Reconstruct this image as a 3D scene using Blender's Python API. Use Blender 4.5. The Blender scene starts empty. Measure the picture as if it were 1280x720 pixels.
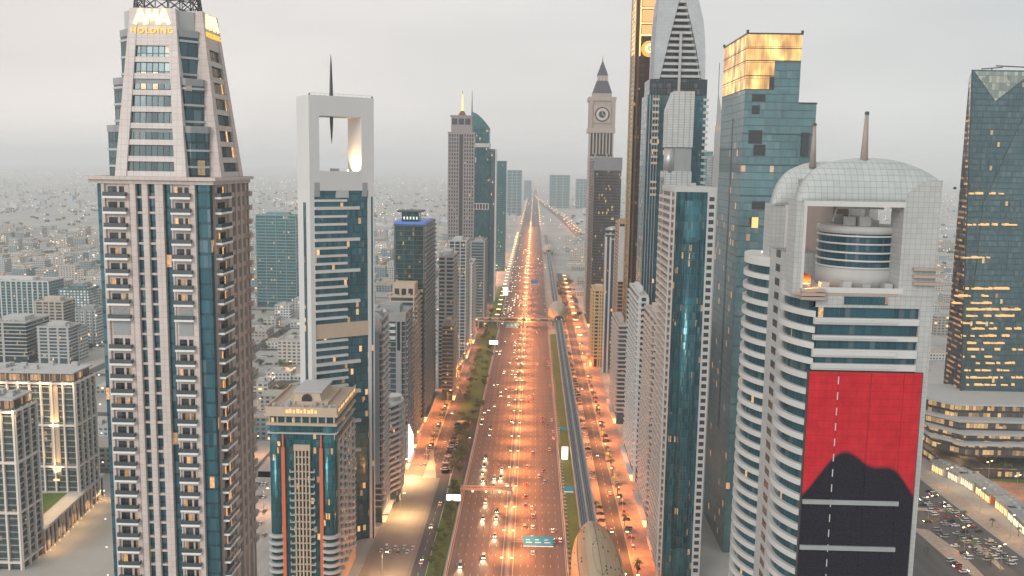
import bpy, math, random
from mathutils import Vector, Matrix
R = math.radians
rnd = random.Random(7)
SC = bpy.context.scene
HAZE = 0.000125
COL = SC.collection

# ---------------------------------------------------------------- camera
# the motorway runs along +Y; the camera hovers 200 m above the ground
F, YAW, PITCH, ROLL, H = 1150.0, R(1.3), math.atan(155 / 1150.0), 0.016, 200.0
_fh = Vector((-math.sin(YAW), math.cos(YAW), 0)); _xw = Vector((math.cos(YAW), math.sin(YAW), 0))
_f = _fh * math.cos(PITCH) - Vector((0, 0, math.sin(PITCH)))
_U = _fh * math.sin(PITCH) + Vector((0, 0, math.cos(PITCH)))
_r = _xw * math.cos(ROLL) + _U * math.sin(ROLL)
_u = -_xw * math.sin(ROLL) + _U * math.cos(ROLL)
cd = bpy.data.cameras.new('camera'); cam = bpy.data.objects.new('camera', cd); COL.objects.link(cam)
cd.sensor_width = 36; cd.lens = 36 * F / 1280; cd.clip_start = 1; cd.clip_end = 60000
cam.matrix_world = Matrix(((_r.x, _u.x, -_f.x, 0), (_r.y, _u.y, -_f.y, 0), (_r.z, _u.z, -_f.z, H), (0, 0, 0, 1)))
SC.camera = cam

def ray(px, py):
    return _f + _r * ((px - 640) / F) - _u * ((py - 360) / F)
def at(px, py, Y):                       # survey helper: the point at distance Y up the road seen at photo pixel px, py
    d = ray(px, py); return Vector((0, 0, H)) + d * (Y / d.y)
def ground(px, py, z=0.0):
    d = ray(px, py); return Vector((0, 0, H)) + d * ((z - H) / d.z)
def proj(p):
    q = Vector(p) - Vector((0, 0, H)); w = q.dot(_f)
    return 640 + F * q.dot(_r) / w, 360 - F * q.dot(_u) / w

# ---------------------------------------------------------------- sky, sun, exposure
SUN_EL, SUN_AZ = R(26), R(-148)          # azimuth measured from +Y towards +X
w = bpy.data.worlds.new('World'); SC.world = w; w.use_nodes = True
nt = w.node_tree; nt.nodes.clear()
wo = nt.nodes.new('ShaderNodeOutputWorld'); bg = nt.nodes.new('ShaderNodeBackground')
sky = nt.nodes.new('ShaderNodeTexSky'); sky.sky_type = 'NISHITA'; sky.sun_disc = False
sky.sun_elevation = SUN_EL; sky.sun_rotation = SUN_AZ; sky.dust_density = 4.0; sky.altitude = 200
hs = nt.nodes.new('ShaderNodeHueSaturation'); hs.inputs['Saturation'].default_value = 0.22
mx = nt.nodes.new('ShaderNodeMix'); mx.data_type = 'RGBA'; mx.inputs[0].default_value = 0.72
tcw = nt.nodes.new('ShaderNodeTexCoord'); mpw = nt.nodes.new('ShaderNodeMapping'); mpw.inputs['Scale'].default_value = (1, 1, 4)
nzw = nt.nodes.new('ShaderNodeTexNoise'); nzw.inputs['Scale'].default_value = 2.2; nzw.inputs['Detail'].default_value = 5
crw = nt.nodes.new('ShaderNodeValToRGB')
crw.color_ramp.elements[0].color = (6.9, 6.7, 6.6, 1); crw.color_ramp.elements[1].color = (8.7, 8.4, 8.15, 1)
crw.color_ramp.elements[0].position = .3; crw.color_ramp.elements[1].position = .7
L = nt.links.new
L(tcw.outputs['Generated'], mpw.inputs[0]); L(mpw.outputs[0], nzw.inputs['Vector']); L(nzw.outputs['Fac'], crw.inputs[0])
sxw = nt.nodes.new('ShaderNodeSeparateXYZ'); L(tcw.outputs['Generated'], sxw.inputs[0])
mrw = nt.nodes.new('ShaderNodeMapRange'); L(sxw.outputs[0], mrw.inputs[0]); mrw.inputs[1].default_value = -.45; mrw.inputs[2].default_value = .5
tnt = nt.nodes.new('ShaderNodeMix'); tnt.data_type = 'RGBA'; tnt.inputs[6].default_value = (1.04, 1.0, .975, 1); tnt.inputs[7].default_value = (.77, .815, .825, 1); L(mrw.outputs[0], tnt.inputs[0])
mul = nt.nodes.new('ShaderNodeMix'); mul.data_type = 'RGBA'; mul.blend_type = 'MULTIPLY'; mul.inputs[0].default_value = 1; L(mx.outputs[2], mul.inputs[6]); L(tnt.outputs[2], mul.inputs[7])
L(sky.outputs[0], hs.inputs['Color']); L(hs.outputs[0], mx.inputs[6]); L(crw.outputs[0], mx.inputs[7])
hzr = nt.nodes.new('ShaderNodeMapRange'); L(sxw.outputs[2], hzr.inputs[0]); hzr.inputs[1].default_value = .0; hzr.inputs[2].default_value = .14; hzr.inputs[3].default_value = 1.20; hzr.inputs[4].default_value = 1.0; hzr.interpolation_type = 'SMOOTHSTEP'
vmw = nt.nodes.new('ShaderNodeVectorMath'); vmw.operation = 'SCALE'; L(mul.outputs[2], vmw.inputs[0]); L(hzr.outputs[0], vmw.inputs['Scale'])
L(vmw.outputs[0], bg.inputs['Color']); bg.inputs['Strength'].default_value = 0.10; L(bg.outputs[0], wo.inputs[0])
sd = bpy.data.lights.new('sun', 'SUN'); sd.energy = 1.0; sd.specular_factor = 0.0; sd.angle = R(25); sd.color = (1.0, .95, .90)
so = bpy.data.objects.new('sun', sd); COL.objects.link(so)
so.rotation_euler = Vector((-math.sin(SUN_AZ) * math.cos(SUN_EL), -math.cos(SUN_AZ) * math.cos(SUN_EL), -math.sin(SUN_EL))).to_track_quat('-Z', 'Y').to_euler()
vs = SC.view_settings; vs.view_transform = 'Standard'; vs.look = 'None'; vs.gamma = 1; vs.exposure = 0.30; vs.use_curve_mapping = False
SC.render.engine = 'CYCLES'
cy = SC.cycles
cy.use_denoising = True; cy.max_bounces = 8; cy.diffuse_bounces = 3; cy.glossy_bounces = 3; cy.volume_bounces = 6
cy.transmission_bounces = 3; cy.sample_clamp_indirect = 6; cy.sample_clamp_direct = 0
cy.use_adaptive_sampling = True; cy.adaptive_threshold = 0.015
try: cy.denoiser = 'OPENIMAGEDENOISE'
except Exception: pass

# ---------------------------------------------------------------- materials
def nodes(name):
    m = bpy.data.materials.new(name); m.use_nodes = True
    t = m.node_tree; b = t.nodes['Principled BSDF']
    return m, t, b
def N(t, kind, **kw):
    n = t.nodes.new('ShaderNode' + kind)
    for k, v in kw.items(): setattr(n, k, v)
    return n
def M2(t, op, a, b=None, c=None):
    n = N(t, 'Math', operation=op)
    for i, v in enumerate((a, b, c)):
        if v is None: continue
        if isinstance(v, (int, float)): n.inputs[i].default_value = v
        else: t.links.new(v, n.inputs[i])
    return n.outputs[0]
def mixc(t, fac, a, b, blend='MIX'):
    n = N(t, 'Mix', data_type='RGBA', blend_type=blend)
    for i, v in ((0, fac), (6, a), (7, b)):
        if isinstance(v, (int, float)): n.inputs[i].default_value = v
        elif isinstance(v, tuple): n.inputs[i].default_value = v if len(v) == 4 else v + (1,)
        else: t.links.new(v, n.inputs[i])
    return n.outputs[2]

def plain(name, col, rough=.65, metal=0.0, var=.18, scale=.25, streak=1.0, spec=.4, grime=.0):
    m, t, b = nodes(name)
    tc = N(t, 'TexCoord'); mp = N(t, 'Mapping'); mp.inputs['Scale'].default_value = (1, 1, 1 / streak)
    t.links.new(tc.outputs['Object'], mp.inputs[0])
    n1 = N(t, 'TexNoise'); n1.inputs['Scale'].default_value = scale; n1.inputs['Detail'].default_value = 6; n1.inputs['Roughness'].default_value = .65
    t.links.new(mp.outputs[0], n1.inputs['Vector'])
    oi = N(t, 'ObjectInfo')
    f = M2(t, 'MULTIPLY_ADD', n1.outputs['Fac'], 2 * var, 1 - var)
    f = M2(t, 'MULTIPLY', f, M2(t, 'MULTIPLY_ADD', oi.outputs['Random'], .10, .95))
    c = N(t, 'VectorMath', operation='SCALE'); c.inputs[0].default_value = col[:3]; t.links.new(f, c.inputs['Scale'])
    t.links.new(c.outputs[0], b.inputs['Base Color'])
    b.inputs['Roughness'].default_value = rough; b.inputs['Metallic'].default_value = metal; b.inputs['Specular IOR Level'].default_value = spec
    return m

def grid_coords(t, pw, fh, zoff=0.0):
    """(horizontal, vertical) cell numbers and fractions of a facade in its own object space"""
    tc = N(t, 'TexCoord'); sp = N(t, 'SeparateXYZ'); t.links.new(tc.outputs['Object'], sp.inputs[0])
    sn = N(t, 'SeparateXYZ'); t.links.new(tc.outputs['Normal'], sn.inputs[0])
    side = M2(t, 'GREATER_THAN', M2(t, 'ABSOLUTE', sn.outputs[0]), .707)
    h = N(t, 'Mix', data_type='FLOAT'); t.links.new(side, h.inputs[0]); t.links.new(sp.outputs[0], h.inputs[2]); t.links.new(sp.outputs[1], h.inputs[3])
    u = M2(t, 'DIVIDE', M2(t, 'ADD', h.outputs[0], 500.0), pw); v = M2(t, 'DIVIDE', M2(t, 'ADD', sp.outputs[2], 35.0 * fh - zoff), fh)
    iu, iv = M2(t, 'FLOOR', u), M2(t, 'FLOOR', v)
    fu, fv = M2(t, 'FRACT', u), M2(t, 'FRACT', v)
    sid = M2(t, 'ADD', M2(t, 'ROUND', M2(t, 'MULTIPLY', sn.outputs[0], 3.0)), M2(t, 'ROUND', M2(t, 'MULTIPLY', sn.outputs[1], 7.0)))
    flat = M2(t, 'LESS_THAN', M2(t, 'ABSOLUTE', sn.outputs[2]), .6)
    return iu, iv, fu, fv, sid, flat, tc

def glass(name, tint, pw=1.5, fh=3.6, lit=.04, litcol=(1, .55, .2), litstr=1.6, metal=.55, rough=.09, spandrel=.24, spcol=None, mull=.09, mullcol=None, tilt=.035, var=.35, wall=None, zoff=0.0):
    """curtain wall: panes each with its own tilt, tone and blind; mullions and spandrel strip; a few lit rooms"""
    tint = tuple(x * .78 for x in tint[:3])
    m, t, b = nodes(name)
    iu, iv, fu, fv, sid, flat, tc = grid_coords(t, pw, fh, zoff)
    oi = N(t, 'ObjectInfo')
    cv = N(t, 'CombineXYZ'); t.links.new(iu, cv.inputs[0]); t.links.new(iv, cv.inputs[1]); t.links.new(M2(t, 'ADD', sid, M2(t, 'MULTIPLY', oi.outputs['Random'], 77.0)), cv.inputs[2])
    wn = N(t, 'TexWhiteNoise', noise_dimensions='3D'); t.links.new(cv.outputs[0], wn.inputs['Vector'])
    ws = N(t, 'SeparateXYZ'); t.links.new(wn.outputs['Color'], ws.inputs[0])
    # frames
    mu = M2(t, 'MAXIMUM', M2(t, 'LESS_THAN', fu, mull), M2(t, 'LESS_THAN', fv, .04))
    sp = M2(t, 'LESS_THAN', fv, spandrel)
    frame = M2(t, 'MULTIPLY', mu, flat)
    # tone of each pane, plus blotchy drift over the facade
    nz = N(t, 'TexNoise'); nz.inputs['Scale'].default_value = .045; nz.inputs['Detail'].default_value = 4; t.links.new(tc.outputs['Object'], nz.inputs['Vector'])
    tone = M2(t, 'ADD', M2(t, 'MULTIPLY_ADD', ws.outputs[1], var, 1 - var / 2), M2(t, 'MULTIPLY_ADD', nz.outputs['Fac'], .9, -.45))
    c = N(t, 'VectorMath', operation='SCALE'); c.inputs[0].default_value = tint[:3]; t.links.new(tone, c.inputs['Scale'])
    blind = M2(t, 'MULTIPLY', M2(t, 'GREATER_THAN', ws.outputs[2], .88), .16)
    col = mixc(t, blind, c.outputs[0], (.42, .42, .40))
    spc = spcol or tuple(x * .55 for x in tint[:3])
    col = mixc(t, M2(t, 'MULTIPLY', sp, M2(t, 'MULTIPLY', flat, .8)), col, spc)
    col = mixc(t, frame, col, mullcol or tuple(x * .3 + .03 for x in tint[:3]))
    if wall: col = mixc(t, M2(t, 'SUBTRACT', 1.0, flat), col, wall)
    t.links.new(col, b.inputs['Base Color'])
    notg = M2(t, 'MAXIMUM', frame, M2(t, 'SUBTRACT', 1.0, flat))
    t.links.new(M2(t, 'MULTIPLY', M2(t, 'SUBTRACT', 1.0, notg), metal), b.inputs['Metallic'])
    t.links.new(M2(t, 'ADD', M2(t, 'MULTIPLY_ADD', ws.outputs[0], .08, rough), M2(t, 'MULTIPLY', notg, .5)), b.inputs['Roughness'])
    # pane tilt
    g = N(t, 'NewGeometry'); d = N(t, 'VectorMath', operation='SUBTRACT'); t.links.new(wn.outputs['Color'], d.inputs[0]); d.inputs[1].default_value = (.5, .5, .5)
    s = N(t, 'VectorMath', operation='SCALE'); s.inputs['Scale'].default_value = tilt; t.links.new(d.outputs[0], s.inputs[0])
    a = N(t, 'VectorMath', operation='ADD'); t.links.new(g.outputs['Normal'], a.inputs[0]); t.links.new(s.outputs[0], a.inputs[1])
    nn = N(t, 'VectorMath', operation='NORMALIZE'); t.links.new(a.outputs[0], nn.inputs[0]); t.links.new(nn.outputs[0], b.inputs['Normal'])
    # lit rooms come in clusters
    if lit > 0:
        k = N(t, 'TexNoise'); k.inputs['Scale'].default_value = .06; k.inputs['Detail'].default_value = 3; t.links.new(tc.outputs['Object'], k.inputs['Vector'])
        w2 = N(t, 'TexWhiteNoise', noise_dimensions='3D'); o2 = N(t, 'VectorMath', operation='ADD'); o2.inputs[1].default_value = (13.7, 5.1, 2.3); t.links.new(cv.outputs[0], o2.inputs[0]); t.links.new(o2.outputs[0], w2.inputs['Vector'])
        on = M2(t, 'LESS_THAN', w2.outputs['Value'], M2(t, 'MULTIPLY', lit * 2, k.outputs['Fac']))
        on = M2(t, 'MULTIPLY', on, M2(t, 'SUBTRACT', 1.0, M2(t, 'MAXIMUM', notg, sp)))
        n3 = N(t, 'TexNoise'); n3.inputs['Scale'].default_value = 1.7; t.links.new(tc.outputs['Object'], n3.inputs['Vector'])
        b.inputs['Emission Color'].default_value = litcol + (1,)
        t.links.new(M2(t, 'MULTIPLY', on, M2(t, 'MULTIPLY', M2(t, 'MULTIPLY_ADD', ws.outputs[0], litstr, litstr * .25), n3.outputs['Fac'])), b.inputs['Emission Strength'])
        m.cycles.emission_sampling = 'NONE'
    return m

def tiles(name, col, pw=1.2, fh=1.2, line=.5, lw=.06, rough=.45, var=.1, metal=0.0):
    """cladding panels with dark joints"""
    m, t, b = nodes(name)
    iu, iv, fu, fv, sid, flat, tc = grid_coords(t, pw, fh)
    cv = N(t, 'CombineXYZ'); t.links.new(iu, cv.inputs[0]); t.links.new(iv, cv.inputs[1]); t.links.new(sid, cv.inputs[2])
    wn = N(t, 'TexWhiteNoise', noise_dimensions='3D'); t.links.new(cv.outputs[0], wn.inputs['Vector'])
    nz = N(t, 'TexNoise'); nz.inputs['Scale'].default_value = .12; nz.inputs['Detail'].default_value = 6; t.links.new(tc.outputs['Object'], nz.inputs['Vector'])
    f = M2(t, 'ADD', M2(t, 'MULTIPLY_ADD', wn.outputs['Value'], var, 1 - var / 2), M2(t, 'MULTIPLY_ADD', nz.outputs['Fac'], .3, -.15))
    j = M2(t, 'MAXIMUM', M2(t, 'LESS_THAN', fu, lw), M2(t, 'LESS_THAN', fv, lw))
    f = M2(t, 'MULTIPLY', f, M2(t, 'MULTIPLY_ADD', j, line - 1, 1.0))
    c = N(t, 'VectorMath', operation='SCALE'); c.inputs[0].default_value = col[:3]; t.links.new(f, c.inputs['Scale'])
    t.links.new(c.outputs[0], b.inputs['Base Color']); b.inputs['Roughness'].default_value = rough; b.inputs['Metallic'].default_value = metal
    return m

def windows(name, wallc, glassc, pw=3.2, fh=3.4, wu=(.22, .8), wv=(.3, .78), lit=.03, litcol=(1, .6, .25), litstr=1.2, var=.25):
    """small rendered blocks: wall with dark punched windows"""
    m, t, b = nodes(name)
    iu, iv, fu, fv, sid, flat, tc = grid_coords(t, pw, fh)
    oi = N(t, 'ObjectInfo')
    cv = N(t, 'CombineXYZ'); t.links.new(iu, cv.inputs[0]); t.links.new(iv, cv.inputs[1]); t.links.new(M2(t, 'ADD', sid, M2(t, 'MULTIPLY', oi.outputs['Random'], 91.0)), cv.inputs[2])
    wn = N(t, 'TexWhiteNoise', noise_dimensions='3D'); t.links.new(cv.outputs[0], wn.inputs['Vector'])
    inu = M2(t, 'MULTIPLY', M2(t, 'GREATER_THAN', fu, wu[0]), M2(t, 'LESS_THAN', fu, wu[1]))
    inv = M2(t, 'MULTIPLY', M2(t, 'GREATER_THAN', fv, wv[0]), M2(t, 'LESS_THAN', fv, wv[1]))
    win = M2(t, 'MULTIPLY', M2(t, 'MULTIPLY', inu, inv), flat)
    nz = N(t, 'TexNoise'); nz.inputs['Scale'].default_value = .15; nz.inputs['Detail'].default_value = 5; t.links.new(tc.outputs['Object'], nz.inputs['Vector'])
    f = M2(t, 'MULTIPLY', M2(t, 'MULTIPLY_ADD', nz.outputs['Fac'], .4, .8), M2(t, 'MULTIPLY_ADD', oi.outputs['Random'], var * 2, 1 - var))
    c = N(t, 'VectorMath', operation='SCALE'); c.inputs[0].default_value = wallc; t.links.new(f, c.inputs['Scale'])
    g = N(t, 'VectorMath', operation='SCALE'); g.inputs[0].default_value = glassc; t.links.new(M2(t, 'MULTIPLY_ADD', wn.outputs['Value'], .9, .5), g.inputs['Scale'])
    t.links.new(mixc(t, win, c.outputs[0], g.outputs[0]), b.inputs['Base Color'])
    t.links.new(M2(t, 'MULTIPLY_ADD', win, -.5, .7), b.inputs['Roughness'])
    if lit > 0:
        w2 = N(t, 'TexWhiteNoise', noise_dimensions='3D'); o2 = N(t, 'VectorMath', operation='ADD'); o2.inputs[1].default_value = (3.7, 9.1, 4.3); t.links.new(cv.outputs[0], o2.inputs[0]); t.links.new(o2.outputs[0], w2.inputs['Vector'])
        b.inputs['Emission Color'].default_value = litcol + (1,)
        t.links.new(M2(t, 'MULTIPLY', M2(t, 'MULTIPLY', M2(t, 'LESS_THAN', w2.outputs['Value'], lit), win), litstr), b.inputs['Emission Strength'])
        m.cycles.emission_sampling = 'NONE'
    return m

def glow(name, col, strength, sampled=False):
    m, t, b = nodes(name)
    b.inputs['Base Color'].default_value = tuple(min(1, c) * .6 for c in col) + (1,); b.inputs['Emission Color'].default_value = col + (1,); b.inputs['Emission Strength'].default_value = strength
    if not sampled: m.cycles.emission_sampling = 'NONE'
    return m

STONE_D = plain('brown shade toned limestone', (.42, .335, .295), .7, var=.2, scale=.35, streak=4)  # darker copy of the tower stone: right face shade put into the colour
WHITE = plain('white painted concrete', (.57, .585, .585), .6, var=.1, scale=.25, streak=6)
OFFW = plain('off white render', (.45, .46, .455), .65, var=.16, scale=.3, streak=5)
GREY = plain('grey concrete', (.30, .325, .33), .75, var=.2, scale=.3, streak=5)
SLATE = plain('slate blue cladding', (.24, .30, .33), .5, var=.12, scale=.2, streak=6)
BEIGE = plain('beige render', (.52, .42, .32), .75, var=.18, scale=.3, streak=4)
YELLOW = plain('ochre render', (.62, .44, .22), .75, var=.15, scale=.3, streak=4)
ORANGE = plain('orange cladding', (.58, .15, .07), .5, var=.12, scale=.4)
STEEL = plain('dark steel', (.07, .075, .08), .4, metal=.6, var=.2)
SILVER = plain('brushed silver metal', (.42, .43, .44), .35, metal=.5, var=.12)
RAIL = plain('dark rail glass', (.06, .085, .09), .12, var=.3, scale=.8, spec=.7)
DARKW = plain('dark opening', (.03, .035, .04), .25, var=.4, scale=.9, spec=.6)
ROOFM = plain('dusty roof felt', (.40, .37, .34), .85, var=.28, scale=.18)
PLANT = plain('roof machinery', (.45, .46, .46), .5, var=.3, scale=.9, metal=.2)
BROWN = plain('bronze cladding', (.16, .10, .065), .35, metal=.4, var=.2, scale=.3, streak=8)
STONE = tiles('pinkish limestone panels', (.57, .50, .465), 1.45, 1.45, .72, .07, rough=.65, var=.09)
DOORG = glass('balcony door glass', (.05, .06, .07), 1.1, 6.0, .16, (1, .50, .18), 1.3, metal=.2, spandrel=0, var=1.0, mull=.1)
WARM = glow('warm lamp', (1, .62, .28), 6.0)
WARMSIGN = glow('gold sign light', (1, .72, .22), 5.0)
COOLLAMP = glow('white lamp', (1, .95, .85), .8)
SHOP = glow('lit shopfront', (1, .60, .26), 1.5)

# ---------------------------------------------------------------- mesh kit
class MB:
    def __init__(s): s.v = []; s.f = []; s.m = []
    def add(s, vs, fs, mi=0):
        o = len(s.v); s.v.extend(vs)
        for f in fs: s.f.append(tuple(i + o for i in f)); s.m.append(mi)
        return s
    def box(s, x0, x1, y0, y1, z0, z1, mi=0):
        return s.add([(x0, y0, z0), (x1, y0, z0), (x1, y1, z0), (x0, y1, z0), (x0, y0, z1), (x1, y0, z1), (x1, y1, z1), (x0, y1, z1)],
                     [(0, 3, 2, 1), (4, 5, 6, 7), (0, 1, 5, 4), (1, 2, 6, 5), (2, 3, 7, 6), (3, 0, 4, 7)], mi)
    def loft(s, rings, mi=0, caps=True):
        n = len(rings[0]); vs = [p for r in rings for p in r]; fs = []
        for k in range(len(rings) - 1):
            for i in range(n):
                j = (i + 1) % n; fs.append((k * n + i, k * n + j, (k + 1) * n + j, (k + 1) * n + i))
        if caps: fs.append(tuple(range(n - 1, -1, -1))); fs.append(tuple(range((len(rings) - 1) * n, len(rings) * n)))
        return s.add(vs, fs, mi)
    def prism(s, poly, z0, z1, mi=0):
        return s.loft([[(x, y, z0) for x, y in poly], [(x, y, z1) for x, y in poly]], mi)
    def prism_y(s, poly, y0, y1, mi=0):      # polygon in x, z extruded along y
        return s.loft([[(x, y1, z) for x, z in poly], [(x, y0, z) for x, z in poly]], mi)
    def prism_x(s, poly, x0, x1, mi=0):      # polygon in y, z extruded along x
        return s.loft([[(x0, y, z) for y, z in poly], [(x1, y, z) for y, z in poly]], mi)
    def cyl(s, x, y, z0, z1, r0, r1=None, n=16, mi=0):
        r1 = r0 if r1 is None else r1
        g = lambda r, z: [(x + r * math.cos(2 * math.pi * i / n), y + r * math.sin(2 * math.pi * i / n), z) for i in range(n)]
        return s.loft([g(r0, z0), g(max(r1, 1e-3), z1)], mi)
    def lathe(s, prof, n=20, x=0, y=0, sx=1, sy=1, mi=0, a0=0.0):
        return s.loft([[(x + sx * r * math.cos(a0 + 2 * math.pi * i / n), y + sy * r * math.sin(a0 + 2 * math.pi * i / n), z) for i in range(n)] for r, z in prof], mi)
    def bar(s, a, b, r=.1, n=4, mi=0):
        a, b = Vector(a), Vector(b); d = (b - a).normalized(); p = d.cross(Vector((0, 0, 1)) if abs(d.z) < .9 else Vector((1, 0, 0))).normalized(); q = d.cross(p)
        g = lambda c: [tuple(c + (p * math.cos(2 * math.pi * (i + .5) / n) + q * math.sin(2 * math.pi * (i + .5) / n)) * r) for i in range(n)]
        return s.loft([g(a), g(b)], mi)
    def mesh(s, name, mats):
        me = bpy.data.meshes.new(name); me.from_pydata([tuple(v) for v in s.v], [], s.f)
        for m in (mats if isinstance(mats, (list, tuple)) else [mats]): me.materials.append(m)
        if any(s.m): me.polygons.foreach_set('material_index', s.m)
        me.update(); return me
def tag(o, label=None, cat=None, group=None, kind=None):
    if label: o['label'] = label
    if cat: o['category'] = cat
    if group: o['group'] = group
    if kind: o['kind'] = kind
    return o
def link(name, me, parent=None, loc=(0, 0, 0), rz=0):
    o = bpy.data.objects.new(name, me); COL.objects.link(o); o.parent = parent; o.location = loc; o.rotation_euler = (0, 0, rz); return o
def part(name, mb, mats, parent, loc=(0, 0, 0), rz=0):
    return link(name, mb if isinstance(mb, bpy.types.Mesh) else mb.mesh(name, mats), parent, loc, rz)
def thing(name, label, cat, loc, rz=0, group=None):
    o = bpy.data.objects.new(name, None); COL.objects.link(o); o.location = loc; o.rotation_euler = (0, 0, rz); o.empty_display_size = 2
    return tag(o, label, cat, group)
def one(name, mb, mats, label, cat, loc=(0, 0, 0), rz=0, group=None):
    return tag(part(name, mb, mats, None, loc, rz), label, cat, group)
def struct(name, mb, mats, kind='structure'):
    return tag(part(name, mb, mats, None), kind=kind)
def B(*a, mi=0): return MB().box(*a, mi=mi)
def text_mesh(s, size, extrude=.15, spacing=1.0):
    c = bpy.data.curves.new('lettering', 'FONT'); c.body = s; c.size = size; c.extrude = extrude; c.space_character = spacing; c.align_x = 'CENTER'; c.align_y = 'CENTER'
    o = bpy.data.objects.new('lettering', c); COL.objects.link(o); bpy.context.view_layer.update()
    me = bpy.data.meshes.new_from_object(o.evaluated_get(bpy.context.evaluated_depsgraph_get())); bpy.data.objects.remove(o); return me
def smooth(o):
    o.data.polygons.foreach_set('use_smooth', [True] * len(o.data.polygons)); return o
# ---------------------------------------------------------------- ground, roads
def ground_mat():
    m, t, b = nodes('desert city ground')
    g = N(t, 'NewGeometry')
    n1 = N(t, 'TexNoise'); n1.inputs['Scale'].default_value = .012; n1.inputs['Detail'].default_value = 9; n1.inputs['Roughness'].default_value = .7
    n2 = N(t, 'TexVoronoi'); n2.inputs['Scale'].default_value = .02
    t.links.new(g.outputs['Position'], n1.inputs['Vector']); t.links.new(g.outputs['Position'], n2.inputs['Vector'])
    c = N(t, 'ValToRGB'); e = c.color_ramp.elements; e[0].position = .3; e[0].color = (.25, .26, .255, 1); e[1].position = .68; e[1].color = (.52, .49, .44, 1)
    t.links.new(n1.outputs['Fac'], c.inputs[0])
    bw = N(t, 'RGBToBW'); t.links.new(n2.outputs['Color'], bw.inputs[0])
    col = mixc(t, .45, c.outputs[0], mixc(t, bw.outputs[0], (.22, .24, .24), (.50, .48, .44)))
    t.links.new(col, b.inputs['Base Color']); b.inputs['Roughness'].default_value = .9
    return m
def asphalt(name, col, dirs=(.25, .012), patch=.25):
    m, t, b = nodes(name)
    g = N(t, 'NewGeometry'); mp = N(t, 'Mapping'); mp.inputs['Scale'].default_value = (dirs[0], dirs[1], 1); t.links.new(g.outputs['Position'], mp.inputs[0])
    n1 = N(t, 'TexNoise'); n1.inputs['Scale'].default_value = 1; n1.inputs['Detail'].default_value = 5; t.links.new(mp.outputs[0], n1.inputs['Vector'])
    n2 = N(t, 'TexNoise'); n2.inputs['Scale'].default_value = .03; n2.inputs['Detail'].default_value = 6; t.links.new(g.outputs['Position'], n2.inputs['Vector'])
    f = M2(t, 'ADD', M2(t, 'MULTIPLY_ADD', n1.outputs['Fac'], .9, .3), M2(t, 'MULTIPLY_ADD', n2.outputs['Fac'], patch * 2, .25 - patch))
    c = N(t, 'VectorMath', operation='SCALE'); c.inputs[0].default_value = col; t.links.new(f, c.inputs['Scale'])
    t.links.new(c.outputs[0], b.inputs['Base Color']); b.inputs['Roughness'].default_value = .75; b.inputs['Specular IOR Level'].default_value = .25
    return m
ASPH = asphalt('worn motorway asphalt', (.125, .112, .108), (.55, .008), .3); ASPH2 = asphalt('service road asphalt', (.10, .098, .098))
PAVE = asphalt('beige paving', (.40, .33, .27), (.4, .4)); PAVEP = asphalt('pink paving', (.36, .25, .20), (.3, .3))
CONC = asphalt('pale concrete', (.42, .40, .37), (.3, .05)); LINE = plain('road paint', (.50, .48, .45), .6, var=.25, scale=.8)
LAWN = asphalt('watered lawn', (.085, .145, .036), (.5, .3), .3)
def strip(mb, pts_l, pts_r, z, mi=0):
    n = len(pts_l); vs = [(p[0], p[1], z) for p in pts_l] + [(p[0], p[1], z) for p in pts_r]
    return mb.add(vs, [(i, n + i, n + i + 1, i + 1) for i in range(n - 1)], mi)
def rect(x0, x1, y0, y1, z): return strip(MB(), [(x0, y0), (x0, y1)], [(x1, y0), (x1, y1)], z)
struct('ground', MB().add([(-19000, -400, 0), (19000, -400, 0), (19000, 34000, 0), (-19000, 34000, 0)], [(0, 1, 2, 3)]), ground_mat())
MED = -10.0
struct('highway', rect(-40, 20, -300, 2900, .03), ASPH)
# the road swings right past the towers, then runs on to the horizon
cv = [(-10, 2900), (-10, 4000), (-10, 5200), (-10, 7500)]
struct('distant_highway', strip(MB(), [(x - 30, y) for x, y in cv], [(x + 30, y) for x, y in cv], .03), ASPH)
cv2 = [tuple(ground(px, py).xy) for px, py in ((726, 296), (712, 282), (697, 269), (682, 258), (668, 248), (658, 241))]
struct('slip_road', strip(MB(), [(x - 14, y) for x, y in cv2], [(x + 14, y) for x, y in cv2], .06), ASPH)
mk = MB()
for c0 in (-38.2, 9.9 - 18.0 + .5):
    pass
lanes_l = [-39.3 + 3.8 * i for i in range(8)]; lanes_r = [-7.3 + 3.8 * i for i in range(8)]
for ls in (lanes_l, lanes_r):
    for i, x in enumerate(ls):
        if i in (0, 7): strip(mk, [(x - .12, 250), (x - .12, 1900)], [(x + .12, 250), (x + .12, 1900)], .05)
        else:
            for y in range(330, 1250, 12): strip(mk, [(x - .1, y), (x - .1, y + 3)], [(x + .1, y), (x + .1, y + 3)], .05)
struct('road_marking', mk, LINE)
struct('median', MB().box(-11.2, -8.8, 200, 2900, 0, .16), asphalt('median paving', (.30, .27, .24), (.3, .05)))
struct('central_barrier', MB().prism_y([(-10.4, .16), (-9.6, .16), (-9.8, .6), (-9.85, 1.1), (-10.15, 1.1), (-10.2, .6)], 200, 2400), CONC)
struct('kerb', MB().box(-40.6, -40, 200, 2700, 0, .9), CONC); struct('kerb', MB().box(20, 20.5, 200, 2700, 0, .9), CONC)
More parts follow.
